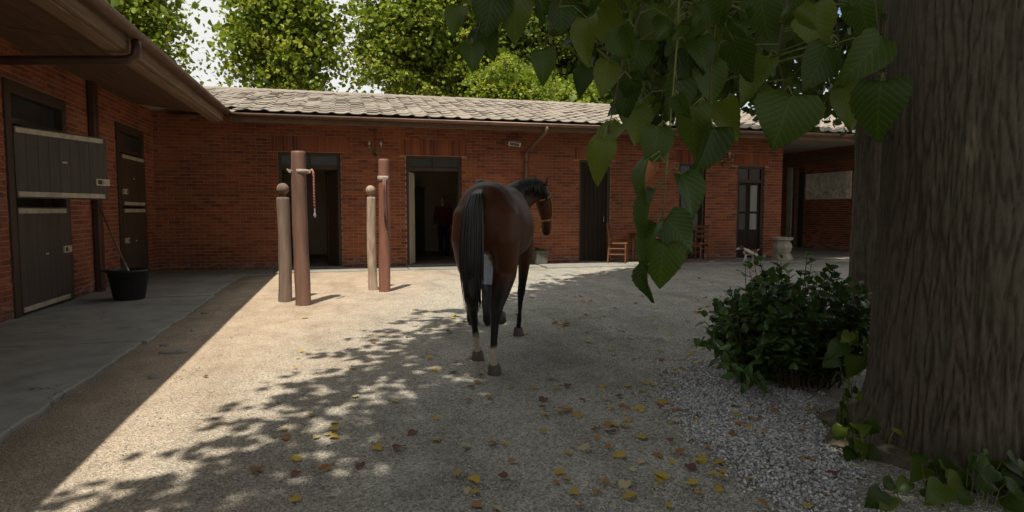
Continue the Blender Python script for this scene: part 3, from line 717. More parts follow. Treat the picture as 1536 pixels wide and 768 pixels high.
def glazed(o, cur):
    dr, a, b = back_frame(o, 0.30)
    m_ = (a+b)/2; zt = o[3]-0.07-0.30-0.09
    f = MB(); 
    for s, e in ((a+0.075, m_-0.004), (m_+0.004, b-0.075)):
        f.box(s, s+0.06, 0.11, 0.15, 0.06, zt); f.box(e-0.06, e, 0.11, 0.15, 0.06, zt)
        for za, zb in ((0.06, 0.85), (1.30, 1.36), (zt-0.07, zt)): f.box(s+0.06, e-0.06, 0.111, 0.149, za, zb)
    lf = f.build('door_leaf', M['dark_leaf'], dr, bevel=0.004)
    for i, (s, e) in enumerate(((a+0.135, m_-0.064), (m_+0.064, b-0.135))):
        for za, zb in ((0.85, 1.30), (1.36, zt-0.07)):
            q = MB(); q.box(s, e, 0.128, 0.134, za, zb); q.build('pane', M['curtain'] if (i == 1 and cur) else M['glass'], lf)
glazed(O4, False); glazed(O5, True)
# rooms behind the openings
def room(x0, x1, y1, h=3.2):
    for bx in ((x0-4.1,x0-4,0.33,y1-WY,-0.05,h),(x1-4,x1-3.9,0.33,y1-WY,-0.05,h),(x0-4.1,x1-3.9,y1-WY,y1-WY+0.1,-0.05,h)): piece('room_wall', M['plaster'], back, *bx)
    piece('room_ceiling', M['plaster'], back, x0-4.1,x1-3.9,0.33,y1-WY+0.1,h,h+0.08); piece('room_floor', M['floor_in'], back, x0-4,x1-4,0.30,y1-WY,-0.08,0.04)
room(-2.2, 0.6, 20.5); room(1.1, 4.6, 21.2); room(8.5, 11.8, 19.5)
cab = thing('cupboard', 'dark wooden cupboard inside the second doorway behind the horse', 'cupboard', (2.15, 20.4, 0.04))
q = MB(); q.box(-0.32,0.32,-0.25,0.25,0.06,2.0); q.build('carcass', M['brown_door'], cab, bevel=0.01)
for s in (-1, 1):
    q = MB(); q.box(0.01*s if s > 0 else -0.30, 0.30 if s > 0 else -0.01, -0.275, -0.252, 0.12, 1.94); q.build('cupboard_door', M['brown_door'], cab, bevel=0.006)
q = MB(); q.box(-0.34,0.34,-0.28,0.26,2.0,2.05); q.build('cornice', M['brown_door'], cab)
# eaves
RX1 = 17.5
for i in range(6):
    y0 = EY - WY + 0.13 + i*0.265
    z = lambda y: 3.30 + (y - (EY-WY))*0.10
    x = BX0
    while x < RX1-0.1:
        xe = min(x + random.uniform(3.6, 4.4), RX1); q = MB(); ya, yb = y0, y0+0.255; xs = max(x, EX - (ya - (EY-WY)) + 0.03)
        if xe - xs > 0.2:
            q.add([(xs-4,ya,z(ya)),(xe-4-.01,ya,z(ya)),(xe-4-.01,yb,z(yb)),(xs-4,yb,z(yb)),(xs-4,ya,z(ya)+.03),(xe-4-.01,ya,z(ya)+.03),(xe-4-.01,yb,z(yb)+.03),(xs-4,yb,z(yb)+.03)],
                  [(0,3,2,1),(4,5,6,7),(0,1,5,4),(1,2,6,5),(2,3,7,6),(3,0,4,7)])
            q.build('soffit_board', M['soffit'], back)
        x = xe
q = MB(); q.box(EX-4+0.02, RX1-4, EY-WY+0.06, EY-WY+0.115, 3.18, 3.35); q.build('fascia', M['soffit'], back, bevel=0.006)
gutter('x', EX-4-0.05, RX1-4, EY-WY-0.02, 3.345, 0.07).build('gutter', M['gutter'], back, smooth=True)
q = MB(); q.tube([(0.51,-1.72,3.30),(0.51,-1.72,3.22),(0.51,-1.66,3.17),(0.50,-0.25,2.90),(0.50,-0.10,2.86),(0.50,-0.06,2.78),(0.50,-0.06,0.05)], 0.052, 10); q.build('downpipe', M['gutter'], back, smooth=True)
q = MB()
for z_ in (0.7, 1.8, 2.6): q.lathe([(0.05,-0.02),(0.056,-0.02),(0.056,0.02),(0.05,0.02)], (0.50,-0.06,z_), 10)
q.build('pipe_clip', M['pipe'], back)
def bslope(y): return 3.385 + (y - EY)*math.tan(PITCHR)
RY = 18.7
q = MB()
q.add([(EX-4.35,EY-WY+0.02,bslope(EY)-.01),(RX1-4,EY-WY+0.02,bslope(EY)-.01),(RX1-4,RY-WY,bslope(RY)),(EX-4.5-(RY-EY),RY-WY,bslope(RY))], [(0,1,2,3)])
q.add([(EX-4.5-(RY-EY),RY-WY,bslope(RY)),(RX1-4,RY-WY,bslope(RY)),(RX1-4,23.4-WY,3.3),(EX-4-(RY-EY),23.4-WY,3.3)], [(0,1,2,3)])
q.add([(RX1-4,EY-WY+0.02,bslope(EY)-.01),(RX1-4,23.4-WY,3.3),(RX1-4,RY-WY,bslope(RY))], [(0,1,2)])
q.build('roof', M['tile'], back)
sp = []
nrow = int((RY-EY)/math.cos(PITCHR)/0.40)
for r in range(nrow+1):
    s = 0.14 + r*0.40; y = EY + s*math.cos(PITCHR)
    if y > RY-0.05: break
    x = EX - (y-EY) + 0.1 + (0.165 if r % 2 else 0)*0
    x = EX - 6 + math.ceil((x-EX+6)/0.33)*0.33
    while x < RX1-0.1:
        sp.append(Matrix.Translation((x, y, bslope(y)+0.02)) @ Matrix.Rotation(PITCHR, 4, 'X')); x += 0.33
lay_tiles(back, sp, 300)
x = EX-(RY-EY)
while x < RX1:                                              # ridge tiles
    q = MB(); rings = []
    for xx, r_ in ((x, 0.13), (x+0.43, 0.115)):
        rings.append([(xx-4, RY-WY+r_*1.25*math.cos(math.pi*k/8), bslope(RY)-0.02+r_*0.85*math.sin(math.pi*k/8)) for k in range(9)])
    q.rings(rings, False); q.build('ridge_tile', M['tile'], back); x += 0.40
# lamps on the wall
def sconce(x, z, label):
    t = thing('wall_lamp', label, 'lamp', (x, WY-0.01, z), 0, 'double wall lamps between the doors')
    q = MB(); q.lathe([(0.05,-0.012),(0.055,0.0),(0.03,0.012)], (0,0,0), 12, Matrix.Rotation(R(90),4,'X')); q.build('back_plate', M['brass'], t)
    for s in (-1, 1):
        q = MB(); q.tube([(0,-0.02,-0.03),(0.04*s,-0.07,-0.09),(0.10*s,-0.11,-0.09),(0.135*s,-0.12,-0.02),(0.135*s,-0.12,0.03)], 0.013, 7); q.lathe([(0.015,0.0),(0.05,0.018),(0.048,0.03),(0.018,0.035)], (0.135*s,-0.12,0.03), 12)
        ar = q.build('arm', M['brass'], t, smooth=True)
        q = MB(); q.lathe([(0.016,0.0),(0.018,0.08)], (0.135*s,-0.12,0.065), 10); q.build('candle_tube', M['strap'], ar, smooth=True)
        q = MB(); q.lathe([(0.012,0.0),(0.028,0.025),(0.032,0.05),(0.02,0.08),(0.004,0.10)], (0.135*s,-0.12,0.145), 12); q.build('bulb', M['whiteplastic'], ar, smooth=True)
    q = MB(); q.tube([(0,-0.03,-0.02),(0,-0.06,-0.13),(0.02,-0.05,-0.19)], [0.02,0.028,0.006], 8); q.build('finial', M['brass'], t, smooth=True)
    q = MB(); q.tube([(0,-0.012,0.02),(0.004,-0.012,0.4),(0,-0.012,0.75)], 0.006, 6); q.build('cable', M['black'], t)
sconce(0.77, 2.78, 'brass double wall lamp between the first and second doorways from the left')
sconce(10.13, 2.75, 'brass double wall lamp beside the far right glazed door')
t = thing('security_light', 'small white security light under the eaves left of the downpipe', 'security light', (4.13, WY-0.01, 3.05))
q = MB(); q.box(-0.05,0.05,-0.05,0,-0.05,0.05); q.build('mount', M['whiteplastic'], t, bevel=0.01)
q = MB(); q.tube([(0,-0.05,0),(0.02,-0.10,0.0)], 0.014, 8); Mx = Matrix.Translation((0.05,-0.16,0)) @ Matrix.Rotation(R(35),4,'X') @ Matrix.Rotation(R(-15),4,'Z'); q.box(-0.16,0.14,-0.05,0.05,-0.055,0.055,Mx); q.build('housing', M['whiteplastic'], t, bevel=0.012)
q = MB(); q.box(-0.13,0.11,-0.056,-0.049,-0.04,0.04,Mx); q.build('lens', M['glass'], t)

# ------------------------------------------------------------------ right wing
rw = thing('stable_annex', 'dim brick wing on the right with covered porch behind the tree', 'building', (16.0, 18.0, 0))
RH = [(19.75, 20.35, 0.0, 2.9)]
mb = MB(); core_boxes(mb, 8.0, 22.0, -0.1, 3.6, RH, lambda m, a, b, c, d: m.box(0.004, 0.3, a-18, b-18, c, d)); mb.box(-4.0, 0.0, 4.0, 4.3, -0.1, 3.6); mb.build('wall', M['mortar'], rw)
lay_bricks(brick_rects(12.0, 22.0, 0.04, 3.5, RH, []), 'nx', 16.0, rw, 0)
q = MB(); q.box(-0.06,0.02,2.36,2.62,0.03,2.95); q.build('pilaster', M['palewood'], rw, bevel=0.015)
q = MB(); q.box(0.25,0.30,1.7,2.4,0.0,3.0); q.build('door_leaf', M['dark_paint'], rw)
q = MB(); q.box(-0.14,-0.005,-4.0,4.0,3.05,3.27); q.build('beam', M['soffit'], rw, bevel=0.01)
q = MB(); q.box(-4.2,0.2,-2.2,4.2,3.50,3.56); q.build('porch_ceiling', M['palewood'], rw)
pan = thing('relief_panel', 'mottled grey stone relief panel hung on the right brick wall', 'relief', (15.97, 18.58, 1.77))
q = MB(); q.box(-0.025,0.025,-1.06,1.06,0,0.9); q.build('slab', M['relief'], pan, bevel=0.008)
mb = MB()
for i in range(150):                                         # raised rough relief
    y, z = random.uniform(-0.98,0.98), random.uniform(0.06,0.84)
    r = random.uniform(0.03,0.09); mb.lathe([(r,0.0),(r*0.8,0.02),(r*0.3,0.034)], (0,0,0), 6, Matrix.Translation((-0.024,y,z)) @ Matrix.Rotation(R(-90),4,'Y') @ Matrix.Scale(random.uniform(0.35,1),4,(1,0,0)))
mb.build('relief', M['relief'], pan, smooth=True, kind='stuff')
q = MB(); q.lathe([(0.05,0),(0.045,0.03),(0.02,0.045)], (0,0,0), 8, Matrix.Translation((-0.03,-0.02,0.24)) @ Matrix.Rotation(R(-90),4,'Y')); q.build('yellow_boss', M['yellow'], pan, smooth=True)

# ------------------------------------------------------------------ posts and the gear tied to them
def wob(prof, seed, amp):
    return [(r*(1+amp*math.sin(z*9+seed)), z) for r, z in prof]
def dens(r0, r1, z0, z1, n=14): return [(r0+(r1-r0)*i/n, z0+(z1-z0)*i/n) for i in range(n+1)]
def post(name, label, x, y, h, r, mat, ball, lean=(0,0)):
    t = thing(name, label, 'post', (x, y, gz(x,y)-0.01)); t.rotation_euler = (lean[0], lean[1], random.random()*0)
    q = MB(); top = h - 0.20 if ball else h
    prof = wob([(r*1.06,0)] + dens(r*1.05, r*0.97, 0.02, top-0.03, 40) + [(r*0.93, top-0.008), (r*0.80, top)], x*5, 0.018)
    amp = 0.075 if ball else 0.022; cx = lambda z: 0.012*math.sin(z*2.1+x*7)*(1 if ball else 0.4)
    crack = [(random.uniform(0,6.283), random.uniform(.2,1.2), random.uniform(.3,.9)) for _ in range(7 if ball else 3)]
    rings = []
    for r_, z in prof:
        ring = []
        for k in range(36):
            a_ = 2*math.pi*k/36; n_ = mnoise.noise(Vector((math.cos(a_)*1.3+x*5, math.sin(a_)*1.3, z*1.6))) + 0.5*mnoise.noise(Vector((math.cos(a_)*4+x*5, math.sin(a_)*4, z*5)))
            rr_ = r_*(1+amp*n_)
            for ca, c0, cl_ in crack:
                dl = abs((a_-ca+0.15*math.sin(z*6)+math.pi) % (2*math.pi) - math.pi)
                if dl < 0.14 and c0 < z < c0+cl_: rr_ -= 0.010*(1-dl/0.14)
            ring.append(((rr_)*math.cos(a_)+cx(z), rr_*math.sin(a_), z))
        rings.append(ring)
    q.rings(rings); q.build('shaft', mat, t, smooth=True)
    if ball:
        q = MB(); q.lathe([(r*0.5,top-0.005),(r*0.45,top+0.03),(r*0.5,top+0.045)], (0,0,0), 16); nk = q.build('neck', mat, t, smooth=True)
        q = MB(); R_ = 0.09 if r > 0.085 else 0.083; q.lathe([(R_*math.sin(math.pi*k/10)+0.0005, top+0.035+R_-R_*math.cos(math.pi*k/10)) for k in range(11)], (0,0,0), 18); q.build('ball', mat, t, smooth=True)
    return t
post('bollard', 'dark weathered short wooden post with ball top, leftmost of the four', -0.88, 10.38, 1.80, 0.094, M['greywood'], True, (0.0,0.004))
tl = post('hitching_post', 'tall brown round post with webbing strap in front of first doorway', -0.59, 9.92, 2.26, 0.107, M['rust'], False, (0.0,-0.010))
post('bollard', 'pale bleached short wooden post with ball top, beside red-brown post', 0.50, 11.50, 1.84, 0.078, M['greywood2'], True, (0.0,-0.014))
tr = post('hitching_post', 'tall red-brown round post with hanging leather strap in front of brick wall', 0.68, 11.2, 2.27, 0.094, M['rust2'], False, (0.0,0.003))
t = thing('webbing_strap', 'pale webbing strap buckled around the left tall post', 'strap', (-0.59, 9.92, 1.96))
q = MB(); q.lathe([(0.106,-0.03),(0.1125,-0.03),(0.1125,0.03),(0.106,0.03)], (0,0,0), 24); q.build('band', M['webbing'], t, smooth=True)
for s in (-1,1):
    q = MB(); q.tube([(0.10*s,-0.05,0.005),(0.15*s,-0.06,0.008*s),(0.175*s,-0.05,0.03)], 0.014, 8); q.box(0.135*s-0.015,0.135*s+0.015,-0.07,-0.045,-0.025,0.025); q.build('tie_end', M['webbing'], t)
t = thing('lead_rope', 'red and white lead rope hanging from the left tall post', 'rope', (-0.41, 9.86, 1.98))
q = MB(); q.tube([(0,0,0),(0.012,0,-0.10),(0.010,0,-0.30),(0.014,0,-0.55)], 0.013, 8)
for k in range(12): q.lathe([(0.014,-0.008),(0.0175,0),(0.014,0.008)], (0.012,0,-0.05-0.042*k), 8)
q.build('rope', M['redrope'], t, smooth=True)
q = MB(); q.tube([(0.014,0,-0.55),(0.016,0,-0.62)], 0.011, 6); q.lathe([(0.012,-0.69),(0.022,-0.66),(0.012,-0.62)], (0.016,0,0), 8); q.build('clip', M['steel'], t)
t = thing('webbing_strap', 'pale buckled strap around the right tall red-brown post', 'strap', (0.68, 11.2, 1.93))
q = MB(); q.lathe([(0.092,-0.045),(0.0995,-0.045),(0.0995,0.045),(0.092,0.045)], (0,0,0), 24); q.build('band', M['webbing'], t, smooth=True)
q = MB(); q.box(-0.01,0.045,-0.115,-0.096,-0.03,0.03); q.build('buckle', M['steel'], t, bevel=0.004)
t = thing('leather_strap', 'narrow red leather strap hanging down the right tall post', 'strap', (0.68, 11.2, 1.93))
q = MB()
pp = [(-0.01,-0.112,0.0),(-0.008,-0.118,-0.2),(0.0,-0.122,-0.5),(0.012,-0.12,-0.74)]
for k in (0, 1): q.tube([(a+k*0.03,b-0.004*k,c*(1+0.18*k)) for a,b,c in pp], 0.014, 6)
q.build('strap', M['leather'], t, smooth=True)

# ------------------------------------------------------------------ bucket and fork
t = thing('bucket', 'large black rubber bucket on the slab by the stable wall', 'bucket', (-3.18, 10.95, 0.042))
q = MB(); q.lathe([(0.20,0.0),(0.215,0.02),(0.285,0.42),(0.305,0.425),(0.305,0.455),(0.285,0.46),(0.272,0.455),(0.265,0.42),(0.20,0.035),(0.0005,0.03)], (0,0,0), 32); q.build('tub', M['black'], t, smooth=True)
for s in (-1,1):
    q = MB(); q.tube([(0.30*s,-0.07,0.44),(0.34*s,-0.06,0.45),(0.355*s,0,0.45),(0.34*s,0.06,0.45),(0.30*s,0.07,0.44)], 0.014, 8); q.build('handle', M['black'], t, smooth=True)
q = MB(); q.lathe([(0.268,0.30),(0.13,0.36),(0.0005,0.38)], (0,0,0), 24); q.build('contents', M['soil'], t, smooth=True)
t = thing('fork', 'long wooden handled fork leaning in the black bucket', 'fork', (-3.20, 10.98, 0.42))
p0, p1 = Vector((0.05,-0.08,0.0)), Vector((-0.52,0.55,1.05))
q = MB(); q.tube([p0.lerp(p1,0.12), p0.lerp(p1,0.5)+Vector((0,0,-0.008)), p1], [0.015,0.014,0.014], 8); q.build('shaft', M['handle'], t, smooth=True)
q = MB(); q.tube([p0, p0.lerp(p1,0.06), p0.lerp(p1,0.16)], [0.028,0.024,0.017], 8); fe = q.build('ferrule', M['steel'], t, smooth=True)
for k in range(4):
    q = MB(); b0 = p0 + Vector(((k-1.5)*0.03,(k-1.5)*0.03,0)); q.tube([p0, b0 + Vector((0.02,-0.02,-0.03)), b0 + Vector((0.06,-0.07,-0.14))], [0.012,0.007,0.004], 6); q.build('tine', M['steel'], fe)

# ------------------------------------------------------------------ table, chairs, urn, pot
def chair(label, loc, rz, sc=1.0):
    t = thing('chair', label, 'chair', loc, rz, 'wooden chairs at the table'); t.scale = (sc,sc,sc)
    W, D, H, B = 0.42, 0.42, 0.45, 0.92
    for sx in (-1,1):
        q = MB(); q.tube([(sx*0.19,-0.18,0),(sx*0.19,-0.185,H-0.02)], [0.015,0.021], 8); q.build('leg', M['chairwood'], t)
        q = MB(); q.tube([(sx*0.185,0.22,0),(sx*0.185,0.19,H),(sx*0.185,0.205,0.68),(sx*0.185,0.25,B)], [0.017,0.022,0.021,0.016], 8); q.build('leg', M['chairwood'], t)
        q = MB(); q.tube([(sx*0.19,-0.18,0.2),(sx*0.19,0.2,0.2)], 0.011, 6); q.tube([(sx*0.19,-0.18,0.33),(sx*0.19,0.2,0.33)], 0.011, 6); q.build('stretcher', M['chairwood'], t)
    q = MB(); q.box(-0.21,0.21,-0.22,0.20,H-0.012,H+0.018); q.build('seat', M['chairwood'], t, bevel=0.012)
    q = MB(); q.box(-0.19,0.19,-0.20,-0.175,H-0.07,H-0.014); q.box(-0.185,0.185,0.175,0.198,H-0.07,H-0.014); q.tube([(-0.19,-0.18,0.25),(0.19,-0.18,0.25)], 0.011, 6); q.build('apron', M['chairwood'], t)
    for zz, yy in ((0.62,0.198),(0.75,0.217),(0.87,0.238)):
        q = MB(); q.box(-0.18,0.18,yy-0.008,yy+0.008,zz-0.035,zz+0.035); q.build('back_slat', M['chairwood'], t, bevel=0.005)
chair('wooden chair at the left end of the table next to dark plank door', (6.86, 15.33, 0.045), R(58), 1.12)
chair('wooden chair at the right end of the table under the dark window', (9.06, 15.2, 0.045), R(-62), 1.05)
t = thing('table', 'reddish wooden table against brick wall, half hidden by hanging leaves', 'table', (7.98, 15.40, 0.045))
q = MB(); q.box(-0.65,0.65,-0.34,0.34,0.72,0.755); q.build('tabletop', M['tablewood'], t, bevel=0.006)
q = MB(); q.box(-0.58,0.58,-0.29,-0.265,0.62,0.719); q.box(-0.58,0.58,0.265,0.29,0.62,0.719); q.box(-0.58,-0.555,-0.264,0.264,0.62,0.719); q.box(0.555,0.58,-0.264,0.264,0.62,0.719); q.build('apron', M['tablewood'], t)
for sx in (-1,1):
    for sy in (-1,1):
        q = MB(); q.rings([[(sx*0.565+dx*r, sy*0.275+dy*r, z) for dx,dy in ((-1,-1),(1,-1),(1,1),(-1,1))] for r, z in ((0.02,0),(0.032,0.6),(0.034,0.72))]); q.build('leg', M['chairwood'], t)
for k, (x, r, h) in enumerate(((-0.15,0.075,0.05),(0.12,0.09,0.06),(0.32,0.05,0.08))):
    t = tag(bpy.data.objects.new('bowl', None), ('small dark bowl on the table, leftmost of three','shallow dark bowl in the middle of the table','narrow dark cup on the table, rightmost of three vessels')[k], 'bowl', 'dark vessels on the table'); COL.objects.link(t); t.location = (8.02+x, 15.30, 0.80)
    q = MB(); q.lathe([(r*0.5,0),(r*0.8,h*0.4),(r,h),(r*0.92,h),(r*0.7,h*0.4),(0.001,h*0.2)], (0,0,0), 16); q.build('vessel', M['black'], t, smooth=True)
t = thing('stone_urn', 'pale carved octagonal stone planter at the corner of the brick wall', 'planter', (11.55, 15.05, 0.045)); t.scale = (0.92, 0.92, 1.12)
oct_ = lambda pr: [[(r*math.cos(math.pi/8+math.pi/4*k), r*math.sin(math.pi/8+math.pi/4*k), z) for k in range(8)] for r, z in pr]
q = MB(); q.rings(oct_([(0.30,0),(0.30,0.07),(0.27,0.085),(0.27,0.14),(0.23,0.16)])); q.build('plinth', M['stone'], t, bevel=0.008)
q = MB(); q.rings(oct_([(0.22,0.16),(0.25,0.22),(0.285,0.30),(0.27,0.38),(0.22,0.44),(0.21,0.47)])); q.build('belly', M['stone'], t, bevel=0.008)
q = MB(); q.rings(oct_([(0.215,0.47),(0.30,0.49),(0.31,0.55),(0.25,0.555),(0.24,0.50),(0.02,0.49)])); q.build('rim', M['stone'], t, bevel=0.006)
pot = thing('plant_pot', 'dark square stone pot with low plant by the brick wall', 'pot', (4.78, 15.5, 0.045), R(12))
q = MB(); q.rings([[(dx*r, dy*r, z) for dx,dy in ((-1,-1),(1,-1),(1,1),(-1,1))] for r, z in ((0.15,0),(0.165,0.3),(0.18,0.305),(0.18,0.345),(0.155,0.345),(0.15,0.29))]); q.build('pot', M['darkstone'], pot, bevel=0.01)
q = MB(); q.box(-0.149,0.149,-0.149,0.149,0.27,0.30); q.build('soil', M['soil'], pot)

# ------------------------------------------------------------------ horse
HA = R(24); HO = Vector((1.2 + 0.72*math.sin(HA), 5.5 + 0.72*math.cos(HA), 0.0))
horse = thing('horse', 'dark bay horse with black tail and white hind socks walking away', 'horse', (HO.x, HO.y, gz(HO.x,HO.y)), R(90)-HA)
mb = MB()
trunk = [(-0.93,1.30,.07,.10),(-0.88,1.29,.19,.23),(-0.78,1.325,.255,.295),(-0.64,1.355,.29,.305),(-0.5,1.355,.295,.305),(-0.33,1.31,.285,.305),(-0.12,1.26,.295,.31),
         (0.1,1.235,.315,.325),(0.28,1.235,.31,.335),(0.44,1.27,.27,.365),(0.58,1.28,.235,.36),(0.70,1.28,.20,.30),(0.80,1.28,.15,.22),(0.87,1.28,.07,.11)]
rings = []
for x, z, ry, rz in trunk:
    ring = []
    for k in range(24):
        a_ = 2*math.pi*k/24; c_, s_ = math.cos(a_), math.sin(a_)
        wy = ry*c_*(1.0 - 0.16*max(0, s_)) ; e = abs(c_)**0.85*(1 if c_ > 0 else -1)
        ring.append((x, ry*e*(1.0 - 0.14*max(0,s_)), z + rz*s_))
    rings.append(ring)
mb.rings(rings)
# quarters
for s in (-1, 1):
    mb.loft([((-0.62,0.10*s,1.50),.10,.10),((-0.66,0.15*s,1.35),.145,.22),((-0.68,0.165*s,1.15),.14,.25),((-0.64,0.165*s,0.98),.115,.21),((-0.60,0.16*s,0.86),.10,.16)], 16, (0,1,0))
    mb.loft([((0.52,0.10*s,1.50),.07,.12),((0.60,0.16*s,1.25),.085,.19),((0.58,0.17*s,1.02),.09,.15),((0.57,0.165*s,0.88),.078,.10)], 14, (0,1,0))
def leg(pts):                                              # (x, y, z, fore-aft, lateral)
    mb.loft([((p[0],p[1],p[2]), p[4], p[3]) for p in pts], 12, (0,1,0))
leg([(-0.60,.165,.98,.20,.115),(-0.50,.165,.84,.135,.095),(-0.56,.15,.70,.10,.085),(-0.60,.142,.60,.07,.06),(-0.615,.14,.53,.064,.054),(-0.585,.138,.46,.046,.04),(-0.53,.137,.32,.037,.033),(-0.485,.136,.21,.040,.036),(-0.455,.135,.14,.032,.031),(-0.435,.135,.085,.042,.042)])
leg([(-0.64,-.165,.98,.20,.12),(-0.64,-.16,.84,.145,.108),(-0.77,-.145,.70,.10,.085),(-0.87,-.135,.60,.072,.062),(-0.92,-.13,.54,.066,.056),(-0.93,-.127,.46,.046,.042),(-0.955,-.123,.32,.037,.034),(-0.97,-.121,.21,.040,.036),(-0.965,-.12,.15,.032,.031),(-0.945,-.12,.085,.044,.043)])
leg([(0.57,-.165,.95,.105,.08),(0.60,-.15,.78,.075,.062),(0.66,-.125,.60,.054,.048),(0.69,-.11,.51,.053,.048),(0.705,-.10,.44,.040,.036),(0.745,-.085,.28,.030,.027),(0.765,-.075,.19,.037,.034),(0.785,-.068,.13,.031,.030),(0.80,-.063,.08,.042,.041)])
leg([(0.57,.165,.95,.105,.08),(0.68,.155,.80,.075,.062),(0.80,.145,.68,.054,.048),(0.85,.14,.62,.052,.048),(0.83,.138,.55,.040,.036),(0.76,.134,.42,.030,.027),(0.72,.132,.34,.037,.034),(0.715,.13,.29,.031,.03),(0.72,.13,.25,.038,.038)])
# neck and head, turned to the right
mb.loft([((0.50,0,1.36),.15,.27),((0.66,-.01,1.44),.125,.255),((0.82,-.055,1.52),.105,.215),((0.96,-.12,1.585),.092,.175),((1.08,-.19,1.62),.085,.145),((1.17,-.25,1.62),.078,.11)], 16, (0.35,0.94,0))
mb.loft([((1.17,-.27,1.655),.07,.055),((1.20,-.28,1.58),.085,.10),((1.245,-.295,1.49),.092,.135),((1.285,-.305,1.40),.082,.125),((1.315,-.31,1.31),.066,.09),((1.335,-.312,1.22),.056,.07),((1.345,-.31,1.15),.056,.064),((1.345,-.308,1.10),.044,.045)], 14, (0.3,0.954,0))
for s in (-1,1):
    e = Vector((1.16,-.27,1.68)) + Vector((0.3,0.954,0))*0.055*s
    mb.loft([(e,.026,.02),(e+Vector((0.0,0.012*s,0.05)),.03,.018),(e+Vector((0.012,0.02*s,0.10)),.02,.012),(e+Vector((0.02,0.018*s,0.14)),.005,.004)], 8, (0.3,0.954,0))
BAY, BLK, SOCK, HOOF = (0.070,0.023,0.0075), (0.012,0.010,0.009), (0.44,0.37,0.30), (0.05,0.04,0.033)
def lerp3(a, b, t): t = max(0, min(1, t)); return tuple(p+(q-p)*t for p, q in zip(a, b))
def coat(c):
    x, y, z = c; n_ = 0.04*mnoise.noise(Vector((x*9, y*9, z*9)))
    body = lerp3(BAY, (0.105,0.034,0.0105), (abs(y)-0.14)*3.2)
    body = lerp3(body, (0.034,0.014,0.009), (z-1.42)*3.2)
    leg_ = lerp3(BLK, body, (z - 0.66 + n_)*5)
    if x < -0.2:
        col = lerp3(SOCK, leg_, (z + n_ - 0.235)*22)
        return col
    if x > 0.95 and z < 1.3: return lerp3(body, (0.025,0.015,0.012), (1.28-z)*6)
    return leg_
remesh(mb, 0.013, 26, coat, M['coat'], 'body', horse)
def hoof(x, y, z, tilt=0.0):
    Mx = Matrix.Translation((x,y,z)) @ Matrix.Rotation(tilt, 4, 'Y')
    q = MB(); q.rings([[(0.012*(1-zz/0.09)+r*1.08*math.cos(2*math.pi*k/14), r*math.sin(2*math.pi*k/14), zz) for k in range(14)] for r, zz in ((0.062,0.0),(0.060,0.012),(0.048,0.085),(0.036,0.10))], True, Mx); q.build('hoof', M['darkhoof'], horse, smooth=True)
M['darkhoof'] = simple('dark_hoof', (0.10,0.075,0.055), (0.05,0.038,0.03), 25, 0.6)
hoof(-0.425,.135,0.0); hoof(-0.935,-.12,0.004,0.05); hoof(0.81,-.06,0.0); hoof(0.735,.13,0.19,R(55))
def strands(name, roots, parent, mat, n, r, seed):
    q = MB(); rr = random.Random(seed)
    for i in range(n):
        q.tube(roots(rr, i), r(rr), 5, True)
    return q.build(name, mat, parent, smooth=True)
def tail_path(rr, i):
    a_ = rr.uniform(0, 6.283); k = rr.random()**0.5; dx, dy = k*math.cos(a_), k*math.sin(a_)
    base = [(-0.86,.02,1.575,.02),(-0.955,.03,1.525,.042),(-1.005,.045,1.40,.068),(-1.025,.055,1.2,.078),(-1.03,.055,1.0,.072),(-1.03,.05,.84,.056),(-1.02,.042,.70,.042),(-1.015,.038,.54,.022)]
    cut = rr.uniform(0.0, 0.20)**1.0; w_ = rr.uniform(-.009,.009)
    return [(x+dx*s*0.75, y+dy*s*1.05+w_*j, z+ (cut if j > 5 else 0)*(j-5)) for j, (x,y,z,s) in enumerate(base)]
q = MB(); q.loft([((-0.86,.02,1.56),.02,.02),((-0.955,.03,1.51),.04,.04),((-1.005,.045,1.38),.07,.05),((-1.025,.055,1.18),.08,.055),((-1.028,.055,.98),.07,.052),((-1.025,.05,.82),.05,.042),((-1.02,.042,.70),.032,.03),((-1.015,.039,.62),.012,.01)], 16, (0,1,0)); q.build('tail_core', M['horsehair'], horse, smooth=True)
strands('tail', tail_path, horse, M['horsehair'], 420, lambda rr: [0.007,0.008,0.008,0.0075,0.007,0.006,0.0045,0.001], 3)
def mane_path(rr, i):
    t_ = rr.random(); crest = [(0.55,0,1.60),(0.70,-.015,1.685),(0.84,-.06,1.735),(0.97,-.125,1.755),(1.08,-.19,1.755),(1.17,-.25,1.72)]
    f_ = t_*(len(crest)-1); k = min(int(f_), len(crest)-2); p = Vector(crest[k]).lerp(Vector(crest[k+1]), f_-k) - Vector((0,0,0.012))
    s = Vector((-0.35,-0.94,0)).normalized(); ln = rr.uniform(0.12,0.22); j = rr.uniform(-.03,.03)
    return [p, p+s*0.035+Vector((j*.3,0,0.012)), p+s*0.085+Vector((j,0,-ln*0.35)), p+s*0.105+Vector((j,0,-ln))]
strands('mane', mane_path, horse, M['horsehair'], 130, lambda rr: [0.010,0.011,0.009,0.002], 5)
